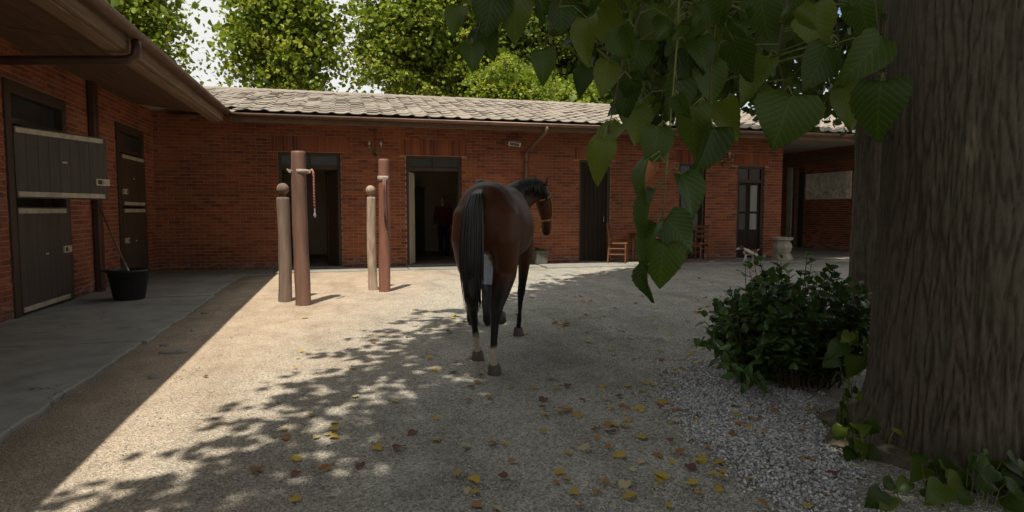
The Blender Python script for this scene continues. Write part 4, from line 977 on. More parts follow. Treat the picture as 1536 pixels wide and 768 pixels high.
# halter
def band(c, u, v, ru, rv, h=0.009, t=0.003):
    c, u, v = Vector(c), Vector(u).normalized(), Vector(v).normalized(); n_ = u.cross(v); pts_ = []
    rings = []
    for k in range(21):
        a_ = 2*math.pi*k/20; p = c + u*ru*math.cos(a_) + v*rv*math.sin(a_); o_ = (u*math.cos(a_)/ru + v*math.sin(a_)/rv).normalized()*t
        rings.append([p-n_*h-o_, p-n_*h+o_, p+n_*h+o_, p+n_*h-o_])
    q = MB(); q.rings(rings, False); return q
hu = (0.3,0.954,0)
hal = bpy.data.objects.new('halter', None); COL.objects.link(hal); hal.parent = horse
band((1.318,-.31,1.295), hu, (0.95,-.3,0.18), .070, .096).build('noseband', M['yellow'], hal)
band((1.205,-.283,1.565), hu, (0.97,-.25,0.5), .090, .120).build('headpiece', M['yellow'], hal)
for s in (-1,1):
    q = MB(); e = Vector(hu)*s; q.tube([Vector((1.215,-.285,1.56))+e*.09, Vector((1.26,-.298,1.46))+e*.097, Vector((1.30,-.306,1.36))+e*.082, Vector((1.318,-.31,1.295))+e*.072], 0.009, 6); q.build('cheek_strap', M['yellow'], hal)
for s in (-1,1):
    q = MB(); e = Vector(hu)*s; q.lathe([(0.001,-.016),(.013,-.01),(.016,0),(.013,.01),(.001,.016)], Vector((1.262,-.30,1.545))+e*.078, 10); q.build('eye', M['black'], horse, smooth=True)
    q = MB(); q.lathe([(0.001,-.008),(.010,-.004),(.012,0),(.010,.004),(.001,.008)], Vector((1.385,-.315,1.135))+e*.04, 8); q.build('nostril', M['black'], horse, smooth=True)

# ------------------------------------------------------------------ people
def person(label, loc, rz, top, legs, stoop=0.0, reach=None, boots=False):
    t = thing('person', label, 'person', loc, rz)               # faces +y
    b = MB()
    def fw(z): return stoop*max(0, z-0.95)                      # lean forward above the hips
    for s in (-1,1):
        b.loft([((0.09*s,0,.95),.09,.10),((0.10*s,.01,.75),.08,.085),((0.10*s,.012,.50),.055,.06),((0.10*s,-.005,.36),.052,.058),((0.10*s,-.005,.12),.036,.042),((0.10*s,.0,.07),.036,.05)], 12, (1,0,0))
        b.loft([((0.10*s,-.05,.05),.033,.04),((0.10*s,.04,.045),.04,.035),((0.105*s,.13,.03),.044,.026),((0.105*s,.19,.022),.03,.018)], 10, (1,0,0))
    b.loft([((0,0,.88),.15,.10),((0,fw(.98),.98),.165,.11),((0,fw(1.1),1.1),.145,.10),((0,fw(1.28),1.28),.17,.12),((0,fw(1.40),1.40),.165,.105),((0,fw(1.46),1.46),.10,.075),((0,fw(1.5)+.005,1.5),.055,.058),((0,fw(1.56)+.01,1.56),.052,.056)], 16, (1,0,0))
    hy = fw(1.62)+.02
    b.loft([((0,hy-.0,1.53),.045,.055),((0,hy+.015,1.57),.065,.085),((0,hy+.01,1.63),.073,.095),((0,hy,1.69),.072,.092),((0,hy-.01,1.735),.05,.065),((0,hy-.01,1.755),.015,.02)], 14, (1,0,0))
    b.loft([((0,hy+.10,1.645),.010,.012),((0,hy+.117,1.615),.014,.014),((0,hy+.105,1.605),.012,.01)], 8, (1,0,0))
    arms = []
    for s in (-1,1):
        sh = Vector((0.19*s, fw(1.40), 1.40))
        if reach and s == reach[0]: el, wr = sh + Vector((0.07*s,.10,-.25)), sh + Vector((0.05*s,.34,-.20))
        else: el, wr = sh + Vector((0.05*s,-.01,-.29)), sh + Vector((0.055*s,.08,-.54))
        arms.append((sh, el, wr, s))
        b.loft([(sh-Vector((.05*s,0,-.01)),.05,.055),(sh,.052,.055),(sh.lerp(el,.5),.043,.046),(el,.037,.039),(el.lerp(wr,.4),.036,.038),(wr,.024,.028)], 10, (0.3,1,0.2))
        d = (wr-el).normalized(); sd = Vector((0,1,0)) - d*d.y; sd = sd.normalized() if sd.length > .1 else Vector((0,0,1)); nn = d.cross(sd)
        b.loft([(wr,.026,.022),(wr+d*.04,.036,.017),(wr+d*.085,.041,.015)], 10, sd)
        for k in range(4):
            p = wr+d*.08+sd*(0.027-0.018*k); ln = (.072,.08,.075,.058)[k]
            b.loft([(p,.0095,.0095),(p+d*ln*.5+nn*.008,.009,.009),(p+d*ln*.85+nn*.024,.0082,.0082),(p+d*ln+nn*.036,.005,.005)], 7, sd)
        p = wr+d*.03+sd*.028
        b.loft([(p,.012,.012),(p+d*.03+sd*.02,.0105,.0105),(p+d*.058+sd*.026+nn*.012,.008,.008)], 7, nn)
    remesh(b, 0.0085, 4, None, M['skin'], 'body', t)
    q = MB()
    for s in (-1,1): q.loft([((0.085*s,0,.97),.098,.118),((0.10*s,.01,.78),.092,.10),((0.10*s,.012,.50),.072,.078),((0.10*s,-.005,.34),.066,.072),((0.10*s,0,.09),.062,.075)], 14, (1,0,0))
    q.loft([((0,0,.84),.16,.115),((0,fw(.95),.95),.178,.125),((0,fw(1.03),1.03),.165,.118)], 16, (1,0,0))
    remesh(q, 0.014, 4, None, legs, 'trousers', t)
    q = MB(); q.loft([((0,fw(.93),.93),.185,.132),((0,fw(1.1),1.1),.165,.122),((0,fw(1.28),1.28),.188,.138),((0,fw(1.40),1.40),.185,.122),((0,fw(1.47),1.47),.105,.085),((0,fw(1.49),1.49),.07,.07)], 16, (1,0,0))
    for sh, el, wr, s in arms: q.loft([(sh-Vector((.07*s,0,-.02)),.06,.07),(sh,.068,.072),(sh.lerp(el,.5),.06,.062),(el,.052,.055),(el.lerp(wr,.8),.04,.043)], 12, (0.3,1,0.2))
    remesh(q, 0.014, 4, None, top, 'jacket', t)
    q = MB(); q.loft([((0,hy-.05,1.57),.06,.05),((0,hy-.03,1.63),.083,.088),((0,hy-.018,1.69),.083,.095),((0,hy-.015,1.745),.06,.075),((0,hy-.015,1.772),.02,.028)], 14, (1,0,0)); remesh(q, 0.012, 3, None, M['hair'], 'hair', t)
    for s in (-1,1):
        q = MB(); q.loft([((0.10*s,-.07,.05),.04,.045),((0.10*s,.03,.055),.05,.05),((0.105*s,.13,.035),.053,.034),((0.105*s,.21,.024),.035,.022)], 12, (1,0,0)); q.build('shoe', M['black'], t, smooth=True)
    if boots:
        for s in (-1,1):
            q = MB(); q.loft([((0.10*s,-.004,.05),.066,.078),((0.10*s,-.004,.2),.068,.08),((0.10*s,-.002,.38),.078,.086),((0.10*s,.008,.50),.080,.088),((0.10*s,.008,.505),.074,.080)], 14, (1,0,0)); q.build('tall_boot', M['black'], t, smooth=True)
    return t
person('person in pale blue breeches and dark boots, mostly hidden behind the horse', (1.60, 7.62, 0.0), -HA, M['shirt'], M['denim'], 0.03, (1,), True)
person('person in a burgundy top and dark trousers standing in the dark doorway', (2.93, 19.2, 0.04), R(160), M['burgundy'], M['darkcloth'], 0.28)
t = thing('lead_line', 'yellow lead line between the halter and the hidden handler', 'rope', (1.9, 7.5, 1.2))
hw = horse.matrix_basis if False else Matrix.Translation(horse.location) @ Matrix.Rotation(R(90)-HA, 4, 'Z')
a_ = hw @ Vector((1.36,-.30,1.24)); b_ = Vector((1.92, 7.86, 1.17))
q = MB(); q.tube([a_-t.location, a_.lerp(b_,.5)-t.location-Vector((0,0,.10)), b_-t.location, Vector((1.72,7.55,.86))-t.location, Vector((1.66,7.42,.80))-t.location], 0.010, 7); q.build('rope', M['yellow'], t, smooth=True)

# ------------------------------------------------------------------ dog
dog = thing('dog', 'small white dog with brown patches walking left past stone planter', 'dog', (10.35, 14.75, 0.045), R(180-4))
b = MB()
b.loft([((-0.20,0,.255),.035,.04),((-0.16,0,.26),.068,.075),((-0.05,0,.25),.066,.07),((0.06,0,.25),.075,.085),((0.15,0,.265),.068,.085),((0.20,0,.28),.04,.055)], 14, (0,1,0))
b.loft([((0.15,0,.29),.05,.06),((0.21,0,.33),.045,.05),((0.26,.0,.36),.042,.045)], 12, (0,1,0))
b.loft([((0.22,0,.365),.04,.04),((0.27,0,.375),.05,.048),((0.31,0,.365),.045,.042),((0.35,0,.345),.026,.026),((0.40,0,.335),.02,.02),((0.41,0,.335),.012,.012)], 12, (0,1,0))
for s in (-1,1):
    b.loft([((0.26,.035*s,.41),.014,.012),((0.255,.06*s,.39),.022,.01),((0.262,.07*s,.345),.012,.006)], 8, (1,0,0))
    fx = 0.05*s
    b.loft([((0.14,.045*s,.26),.032,.045),((0.14+fx*.4,.048*s,.17),.022,.026),((0.14+fx,.048*s,.09),.016,.018),((0.14+fx*1.4,.048*s,.03),.015,.017),((0.165+fx*1.4,.048*s,.012),.018,.012)], 9, (0,1,0))
    hx = -0.06*s
    b.loft([((-0.14,.045*s,.26),.035,.06),((-0.11+hx*.5,.05*s,.17),.027,.04),((-0.17+hx,.05*s,.11),.017,.02),((-0.185+hx*1.2,.05*s,.08),.016,.02),((-0.165+hx*1.3,.05*s,.03),.014,.015),((-0.145+hx*1.3,.05*s,.012),.018,.012)], 9, (0,1,0))
b.loft([((-0.19,0,.29),.018,.018),((-0.25,0,.33),.015,.015),((-0.29,.01,.39),.010,.010),((-0.30,.01,.42),.004,.004)], 8, (0,1,0))
def dogcol(c):
    n_ = mnoise.noise(Vector((c.x*9+3, c.y*7, c.z*8)))
    if c.x > 0.22 and c.z > 0.355 and abs(c.y) > 0.018: return (0.13,0.06,0.03)
    return (0.12,0.055,0.03) if n_ > 0.22 and c.z > 0.2 else (0.62,0.57,0.50)
remesh(b, 0.0075, 4, dogcol, M['dogcoat'], 'body', dog)
q = MB(); q.lathe([(.001,-.012),(.012,0),(.001,.012)], (0.413,0,.342), 8); q.build('nose', M['black'], dog, smooth=True)

# ------------------------------------------------------------------ leaves: shared shapes
def heart_leaf(L_=1.0, W_=0.85, fold=0.18, droop=0.22, serr=0.035, n=9, seed=0):
    """blade from base (0,0,0) to tip (0,1,0), normal +z; real curved blade with serrated margin"""
    rr = random.Random(seed); vs = []; uv = []; asym = rr.uniform(-.05,.05)
    n = 16
    for i in range(n+1):
        t_ = i/n; w_ = 0.5*max(0.0, math.sin(math.pi*t_**0.56))**0.85*W_; lobe = -0.15*max(0.0, 1 - t_/0.22)**0.8 if i else 0.0
        for j, u in enumerate((-1,-0.5,0,0.5,1)):
            x = u*w_*(1+asym*u); e = abs(u) == 1
            y = t_ + lobe*abs(u)
            if e and 1 < i < n-1: x *= 1 + serr*0.7*(1 if i % 2 else -1)
            z = abs(x)*fold - droop*t_*t_ + 0.085*math.sin(4*t_+u*2+seed) * (abs(u)) + (-0.10*W_*abs(u)**2*t_)
            vs.append((x, y, z)); uv.append((x, y))
    fs = []
    for i in range(n):
        for j in range(4): fs.append((i*5+j, i*5+j+1, (i+1)*5+j+1, (i+1)*5+j))
    me = bpy.data.meshes.new('leaf'); me.from_pydata(vs, [], fs); me.update()
    ul = me.uv_layers.new(name='UVMap')
    for lp_ in me.loops: ul.data[lp_.index].uv = uv[lp_.vertex_index]
    me.polygons.foreach_set('use_smooth', [True]*len(me.polygons)); return me
HEART = [heart_leaf(1, 0.95, .22, .20, .05, 9, 1), heart_leaf(1, 0.85, .38, .34, .05, 9, 2), heart_leaf(1, 1.0, .12, .42, .045, 9, 3), heart_leaf(1, .8, .75, .2, .06, 9, 4), heart_leaf(1, .9, -.30, .30, .05, 9, 6), heart_leaf(1, .88, .5, -.15, .06, 9, 8)]
for h in HEART: h.materials.append(M['leaf_near'])
DRY = heart_leaf(1, .6, .9, .4, .05, 9, 9); DRY.materials.append(M['dryleaf'])
LAUREL = [heart_leaf(1, 0.56, .25, .2, 0.0, 9, 11), heart_leaf(1, 0.62, .12, .3, 0.0, 9, 12)]
for h in LAUREL: h.materials.append(M['leaf_bush'])
def leaf_obj(parent, me, base, axis, normal, size, name='leaf'):
    a = Vector(axis).normalized(); n_ = Vector(normal); n_ = (n_ - a*n_.dot(a)); n_ = n_.normalized() if n_.length > 1e-4 else a.orthogonal().normalized()
    x = a.cross(n_); m = Matrix((x, a, n_)).transposed().to_4x4()
    o = bpy.data.objects.new(name, me); COL.objects.link(o); o.parent = parent
    o.matrix_basis = Matrix.Translation(Vector(base) - parent.location) @ m @ Matrix.Scale(size, 4); return o

def leaf_cloud(name, P, size, mat, parent, axis_bias=(0,0,-0.5), aspect=0.62, flat=0.0, tone=None):
    """thousands of folded pointed leaves as one mesh"""
    n = len(P); P = np.asarray(P, float) - np.array(parent.location)
    A = rng.normal(0,1,(n,3)) + np.array(axis_bias); A /= np.linalg.norm(A,axis=1,keepdims=True)
    B = rng.normal(0,1,(n,3)) + np.array((0,0,flat)); B -= A*np.sum(A*B,1,keepdims=True); B /= np.linalg.norm(B,axis=1,keepdims=True)
    C_ = np.cross(A,B); s = np.asarray(size)[:,None]
    w_ = s*aspect*0.5; up = B*s*0.10
    V = np.stack([P, P+A*s*0.35+C_*w_+up, P+A*s*0.35, P+A*s*0.35-C_*w_+up, P+A*s*0.75+C_*w_*0.55-up*0.3, P+A*s*0.75-C_*w_*0.55-up*0.3, P+A*s-up], 1)
    fc = np.array([(0,2,1),(0,3,2),(1,2,4),(2,3,5),(2,5,4),(4,5,6)])
    Fq = (fc[None] + (np.arange(n)*7)[:,None,None]).reshape(-1,3)
    tone = rng.uniform(0,1,n) if tone is None else np.clip(np.asarray(tone) + rng.normal(0,.10,n), 0, 0.999)
    me = np_mesh(name, V.reshape(-1,3), Fq, np.repeat(tone,7))
    return link(name, me, mat, parent, kind='stuff')

def bark_trunk(name, x, y, prof, parent, mat, nseg=150, nrow=60, furrow=0.02, fcount=34, lean=(0,0), flare=True):
    """trunk with real vertical furrows; prof = [(z, radius)]"""
    V = []; tone = []; zs = [p[0] for p in prof]; rs = [p[1] for p in prof]
    for j in range(nrow+1):
        z = zs[0] + (zs[-1]-zs[0])*(j/nrow)**1.7; r = float(np.interp(z, zs, rs))
        for i in range(nseg):
            a = 2*math.pi*i/nseg
            K = fcount/8.0; wz = 0.25*mnoise.noise(Vector((math.cos(a)*2.2, math.sin(a)*2.2, z*1.1)))
            f1 = abs(mnoise.noise(Vector((math.cos(a+wz*0.35)*K, math.sin(a+wz*0.35)*K, z*3.3))))
            f2 = abs(mnoise.noise(Vector((math.cos(a)*K*2.3, math.sin(a)*K*2.3, z*11.0+3))))
            g = min(1.0, f1*3.4)**0.6 * (0.72 + 0.28*min(1.0, f2*3.5))
            big = 0.05*r*mnoise.noise(Vector((math.cos(a)*1.3, math.sin(a)*1.3, z*0.4+7)))
            brk = 0.3*max(0, mnoise.noise(Vector((math.cos(a)*8, math.sin(a)*8, z*5))))
            fl = 0
            if flare and z < 0.6: fl = 0.09*max(0,math.sin(a*5+1.0))*((0.6-z)/0.6)**2
            rr_ = r + big + fl + furrow*(g*(1-brk)-1)
            V.append((math.cos(a)*rr_ + lean[0]*z, math.sin(a)*rr_ + lean[1]*z, z)); tone.append(min(1, g*(1-brk*0.5)))
    Fq = []
    for j in range(nrow):
        for i in range(nseg): Fq.append((j*nseg+i, j*nseg+(i+1)%nseg, (j+1)*nseg+(i+1)%nseg, (j+1)*nseg+i))
    me = np_mesh(name, np.array(V), np.array(Fq), np.array(tone), True); return link(name, me, mat, parent)

# ------------------------------------------------------------------ big lime tree: trunk, limbs, hanging leaves, crown
TX, TY = 3.62, 2.95
lime = thing('lime_tree', 'massive lime tree with furrowed trunk at right and leaves hanging into view', 'tree', (TX, TY, 0))
bark_trunk('trunk', TX, TY, [(-0.06,0.60),(0.12,0.575),(0.4,0.555),(1.0,0.54),(1.8,0.53),(2.6,0.525),(3.4,0.52),(4.6,0.43),(6.5,0.36),(10.5,0.12)], lime, M['bark'], 480, 330, 0.021, 165)
LIMBS = [[(3.4,2.95,4.6),(2.6,2.5,5.6),(1.4,1.9,6.2),(0.2,1.4,6.8),(-1.6,0.8,7.6)], [(3.5,3.1,4.9),(3.2,4.2,5.8),(2.8,6.0,6.7),(2.8,7.6,7.4)], [(3.8,3.1,5.0),(5.0,4.4,6.0),(6.8,6.4,7.2),(8.5,9,8.2)],
         [(3.5,2.7,4.7),(3.0,1.4,5.6),(2.0,-0.4,6.4),(1.0,-2.5,7.2)], [(3.9,2.8,5.2),(5.4,1.6,6.2),(7.5,0.2,7.4)], [(3.5,2.9,3.3),(2.9,3.0,2.95),(2.35,3.0,2.75),(1.7,2.8,2.72),(1.1,2.3,2.66)]]
for l_ in LIMBS:
    q = MB(); m_ = len(l_); r0 = 0.13 if l_ is not LIMBS[-1] else 0.045
    q.tube([Vector(p)-lime.location for p in l_], [r0*(1-0.8*i/(m_-1)) for i in range(m_)], 10); q.build('branch', M['bark_twig'], lime, smooth=True)
TW = [[(1026,-150,1.95),(1020,-40,1.93),(1016,60,1.9),(1008,150,1.85),(1001,240,1.79),(994,320,1.77),(990,380,1.76)],
      [(1010,-120,1.9),(960,20,1.85),(930,110,1.85),(912,200,1.85)], [(1080,-130,1.9),(1075,20,1.9),(1066,110,1.88),(1062,190,1.87)],
      [(1200,-120,2.0),(1180,0,2.0),(1165,80,1.98),(1178,140,1.97)], [(1330,-130,2.1),(1310,-20,2.1),(1320,70,2.08),(1325,120,2.05)],
      [(760,-140,1.9),(745,-40,1.9),(725,20,1.9),(708,70,1.9)], [(870,-130,1.9),(850,-20,1.9),(826,40,1.9),(816,80,1.9)], [(1150,-130,2.3),(1120,-10,2.3),(1110,70,2.3)], [(930,-130,2.4),(900,0,2.4),(895,80,2.4)],
      [(1240,-130,2.6),(1250,0,2.6),(1262,90,2.6)]]
twig_pts = []
for tw in TW:
    P3 = [at(*p) for p in tw]
    top = P3[0]; P3 = [top + Vector((0.1,0.05,0.35))] + P3
    q = MB(); q.tube([p - lime.location for p in P3], [0.0042*(1-0.65*i/(len(P3)-1)) for i in range(len(P3))], 6)
    q.build('twig', M['greenstem'] if tw is TW[0] else M['bark_twig'], lime, smooth=True)
    for i in range(len(P3)-1):
        for k in range(12): twig_pts.append(P3[i].lerp(P3[i+1], k/12))
pet = MB()
def petiole(base):
    c = min(twig_pts, key=lambda p: (p-base).length + 0.6*max(0, base.z-p.z))
    if (c-base).length > 0.9: return
    mid = c.lerp(base, 0.5) + Vector((0,0,0.02)); pet.tube([c-lime.location, mid-lime.location, base-lime.location], [0.0022,0.0018,0.0016], 5)
KEY = [ # base px, tip px, width in px, depth, shape, turn of the blade about its axis (deg)
 ((906,208),(892,272),46,1.80,0,15),((932,188),(886,226),36,1.85,1,40),((986,190),(982,246),50,1.78,0,-10),((1070,192),(1046,266),42,1.85,3,-35),((976,236),(946,290),26,1.75,1,62),
 ((982,284),(947,346),27,1.75,1,60),((986,336),(952,390),34,1.74,1,45),((1022,262),(1056,330),32,1.78,1,-58),((998,328),(1046,372),58,1.75,2,-15),((997,362),(988,428),66,1.75,0,5),((972,398),(967,450),16,1.76,3,70),
 ((1040,158),(1040,230),56,1.85,0,10),((1032,72),(1028,132),60,1.95,2,15),((1188,142),(1166,208),100,1.95,2,-8),((1322,122),(1310,204),84,2.0,0,20),((1322,58),(1270,122),52,2.0,1,-30),((1152,88),(1112,140),46,2.0,1,25),
 ((742,-12),(727,48),62,1.9,0,0),((722,38),(728,80),46,1.95,2,30),((706,66),(712,100),36,1.9,1,-20),((776,-14),(770,58),54,1.9,0,12),((816,74),(813,116),40,1.9,2,0),((882,28),(872,86),42,1.9,1,30),((912,92),(906,140),40,1.95,0,-20),
 ((945,110),(928,168),48,1.95,2,10),((960,60),(945,118),52,2.0,0,0),((1060,95),(1075,150),48,1.95,1,-25),((1100,60),(1120,120),56,2.0,0,20),((1015,120),(1005,178),46,1.9,3,-30),((690,10),(676,44),36,1.95,1,20),
 ((840,-5),(846,46),52,2.0,0,-15),((900,10),(915,66),56,2.0,2,18),((985,5),(975,66),58,2.05,0,-8),((1060,0),(1070,62),58,2.05,2,0),((1140,-10),(1150,52),62,2.1,0,12),((1215,10),(1235,70),62,2.1,1,-18),((1240,70),(1215,130),54,2.1,0,-20),
 ((1085,150),(1100,205),44,2.1,1,15),((1290,-5),(1300,50),60,2.2,0,10),((1265,130),(1285,190),48,2.3,2,-12),((950,160),(962,212),40,2.0,1,-40),((880,100),(868,140),34,2.1,0,20)]
nleaf = 0
for (b0, t0, wpx, d, sh, turn) in KEY:
    B_ = at(b0[0], b0[1], d); T_ = at(t0[0], t0[1], d - 0.02); ax = T_ - B_; L_ = ax.length*1.04
    vdir = (CAM - B_).normalized(); nrm = Matrix.Rotation(R(turn + random.uniform(-8,8)), 3, ax.normalized()) @ vdir + Vector((0,0,0.15))
    o = leaf_obj(lime, HEART[sh], B_, ax, nrm, L_)
    o.matrix_basis = o.matrix_basis @ Matrix.Scale(max(0.6, min(1.5, wpx/F*d/(L_*(0.95,0.85,1.0,0.8)[sh])/max(0.45, math.cos(R(turn))))), 4, (1,0,0))
    petiole(B_); nleaf += 1
B_ = at(978,244,1.74); leaf_obj(lime, DRY, B_, at(968,280,1.73)-B_, (CAM-B_)+Vector((0.5,0.2,0)), 0.058)['label'] = 'withered orange brown leaf'; petiole(B_)
def ylim(px): return float(np.interp(px, [640,680,720,760,800,850,890,930,960,1000,1050,1090,1130,1180,1230,1290,1330,1345], [-30,25,70,45,40,70,120,190,215,200,180,150,165,180,185,190,120,-30]))
while nleaf < 299:
    px = random.triangular(690, 1325, 1060); d = random.uniform(1.8, 3.8); top = -60
    py = random.uniform(top, ylim(px) - 40)
    if px < 900 and random.random() < 0.35: continue
    if px > 1075 and (py > 70 or random.random() < 0.45): continue
    B_ = at(px, py, d); ax = Vector((random.gauss(0,.45), random.gauss(0,.45), -1)); L_ = random.uniform(0.06, 0.112)
    q2 = proj(B_ + ax.normalized()*L_)
    if q2 is None or q2[1] > ylim(q2[0]) + 12: continue
    nrm = (CAM-B_).normalized()*random.uniform(-0.3,1) + Vector((random.gauss(0,.6), random.gauss(0,.6), random.uniform(0,0.9)))
    o = leaf_obj(lime, random.choice(HEART), B_, ax, nrm, L_*random.uniform(.7,1.15)); o.matrix_basis = o.matrix_basis @ Matrix.Diagonal((random.uniform(.7,1.12)*random.choice((-1,1)), 1, random.uniform(.5,1.6), 1)); petiole(B_); nleaf += 1
pet.build('petiole', M['greenstem'], lime, kind='stuff')

# crown that shades the yard: kept to the right of the shadow edge seen on the gravel
EDGE = [(-3.4,-6),(-1.7,0),(-0.88,2.9),(-0.68,3.5),(-0.42,4.3),(-0.12,5.05),(0.14,5.75),(0.42,6.75),(1.05,8.15),(1.8,9.2),(3.2,11.0),(5.1,13.2),(7.5,15.2),(10,16.5)]
ey = [p[1] for p in EDGE]; ex = [p[0] for p in EDGE]
def shaded(x, y, z, margin=0.0):
    sx, sy = x + 0.21*z, y + 0.43*z
    if sy > 16.5 or sx > 19: return False
    return sx > float(np.interp(sy, ey, ex)) + margin
def visible_ok(p, slack=0):
    q_ = proj(p)
    if q_ is None: return True
    if q_[1] < -14 or q_[0] < -60 or q_[0] > 1600: return True
    if 1085 < q_[0] < 1315 and q_[2] > 6 and random.random() < 0.8: return False
    return q_[1] < ylim(q_[0]) + slack - 6 and q_[0] > 660
centres = []
while len(centres) < 2200:
    z = random.uniform(5.8, 10.5)
    x, y = random.uniform(-5.5, 11.5), random.uniform(-5.2, 13)
    mg = 0.5 + 0.35*mnoise.noise(Vector((x*0.9, y*0.9, 2)))
    if not shaded(x, y, z, mg): continue
    if (Vector((x,y)) - Vector((0,0))).length < 2 and z < 4.5: continue
    centres.append((x, y, z))
while len(centres) < 4200:                               # the heart of the crown is closed; only its rim lets the sun through
    z = random.uniform(6.2, 9.8); x, y = random.uniform(-5, 11.5), random.uniform(-4.8, 12)
    if shaded(x, y, z, 0.75): centres.append((x, y, z))
P = []
for c in centres:
    m_ = int(random.uniform(30, 60)); sg = random.uniform(0.20, 0.42); dr_ = Vector((random.gauss(0,1), random.gauss(0,1), 0)).normalized()
    for k in range(m_):
        e = random.gauss(0, sg*1.5); p = (c[0]+dr_.x*e+random.gauss(0,sg*0.7), c[1]+dr_.y*e+random.gauss(0,sg*0.7), c[2]+random.gauss(0,sg*0.55))
        if shaded(*p, 0.0) and visible_ok(p): P.append(p)
fronds = []
for k in range(60):                                        # ragged sprays over the shadow edge
    i = random.uniform(0, 11.0); sy = float(np.interp(i, range(len(ey)), ey)); sx = float(np.interp(sy, ey, ex)); z = random.uniform(5.8, 7.5)
    L_ = random.uniform(0.25, 1.0)
    for j in range(int(16*L_)+8):
        t_ = random.random(); p = (sx-0.21*z+0.25 - L_*t_ + random.gauss(0,.05), sy-0.43*z + 0.25*L_*t_*random.choice((-1,1))*0.3 + random.gauss(0,.07), z+random.gauss(0,.1)-0.25*t_)
        if visible_ok(p): P.append(p)
leaf_cloud('crown', P, rng.uniform(0.13,0.21,len(P)), M['leaf_crown'], lime, (0,0,-0.3), 0.85, 1.6)
P = []; c_ = 0
while c_ < 230:
    px, d = random.uniform(850, 1130), random.uniform(3.2, 6.0); p = at(px, random.uniform(-40, ylim(px)-25), d); c_ += 1
    for k in range(random.randint(10, 22)):
        w_ = p + Vector((random.gauss(0,.13), random.gauss(0,.13), random.gauss(0,.12))); qq = proj(w_ - Vector((0,0,.08)))
        if qq and qq[1] < ylim(qq[0]) - 4: P.append(tuple(w_))
leaf_cloud('hanging_sprays', P, rng.uniform(0.08,0.12,len(P)), M['leaf_crown'], lime, (0,0,-1.0), 0.85, 0.2)
print('crown leaves', len(P))

# ------------------------------------------------------------------ second tree behind
t2 = thing('slender_tree', 'slender dark tree standing just behind the massive trunk and the bush', 'tree', (5.95, 6.2, 0))
bark_trunk('trunk', 5.95, 6.2, [(-0.05,0.26),(0.3,0.215),(1.5,0.19),(3.0,0.18),(5.0,0.16),(8.0,0.08)], t2, M['bark'], 120, 60, 0.016, 40, (-0.012,0.0))
for l_ in ([(0,0,3.0),(-0.7,-0.3,3.6),(-1.6,-0.6,4.0)], [(0,0,3.3),(-0.3,0.9,4.0),(-0.9,1.9,4.6)], [(0,0,3.6),(0.8,0.1,4.4),(1.7,0.5,5.0)], [(0,0,2.9),(-0.35,-0.7,3.3),(-0.9,-1.4,3.5)]):
    q = MB(); q.tube(l_, [0.06,0.04,0.015], 8); q.build('branch', M['bark_twig'], t2, smooth=True)
P = []
def add_sprays(n, box, lim, lo=18, hi=40, sg=(0.16,0.34)):
    c_ = 0; tries = 0
    while c_ < n and tries < n*80:
        tries += 1
        p = [random.uniform(*box[0]), random.uniform(*box[1]), random.uniform(*box[2])]; q_ = proj(p)
        if q_ is None or not (1060 < q_[0] < 1330) or q_[1] > lim(q_[0]): continue
        c_ += 1; s_ = random.uniform(*sg)
        for k in range(random.randint(lo, hi)):
            w_ = [p[i]+random.gauss(0, s_*(1 if i < 2 else .7)) for i in range(3)]; qq = proj(w_)
            if qq and qq[1] < ylim(qq[0]) + 10 and qq[0] > 1040 and mnoise.noise(Vector((w_[0]*2.2, w_[1]*2.2, w_[2]*2.6))) > -0.22: P.append(w_)
add_sprays(300, ((3.2,7.4),(4.6,8.6),(2.2,5.2)), lambda px: ylim(px)-12)
leaf_cloud('crown', P, rng.uniform(0.075,0.12,len(P)), M['leaf_crown'], t2, (0,0,-0.6), 0.8, 0.4)

# ------------------------------------------------------------------ laurel bush
bush = thing('laurel_bush', 'dense dark green leafy bush at the foot of the trees', 'bush', (3.55, 4.5, 0))
RTv = Vector((RT.x, RT.y, 0)).normalized(); FWv = Vector((FW.x, FW.y, 0)).normalized()
stem = MB(); LV = []
def bush_stem(b0, tip, nl, lsz=0.098, spread=0.06):
    b0, tip = Vector(b0), Vector(tip); mid = b0.lerp(tip, .55) + Vector((0,0,0.10*(tip-b0).length)); pts_ = [b0, b0.lerp(mid,.5)+Vector((0,0,.02)), mid, tip]
    stem.tube([p - bush.location for p in pts_], [0.007,0.006,0.0045,0.0025], 5)
    for k in range(nl):
        f_ = 1 - 0.85*(k/nl)**0.9; p = mid.lerp(tip, (f_-0.55)/0.45) if f_ > .55 else b0.lerp(mid, f_/.55)
        d_ = (tip-mid).normalized(); a_ = k*2.4 + random.uniform(-.4,.4); side = d_.orthogonal().normalized(); side = Matrix.Rotation(a_, 3, d_) @ side
        ax = (side*1.0 + d_*random.uniform(0.3,1.0) + Vector((0,0,random.uniform(-.1,.35)))).normalized()
        if mnoise.noise(p*5.5) > -0.28: LV.append((p + Vector((random.gauss(0,.012),)*3), ax, (Vector((0,0,1)) + d_*0.4 + Vector((random.gauss(0,.35), random.gauss(0,.35)-.2, 0))), lsz*random.uniform(.75,1.25)))
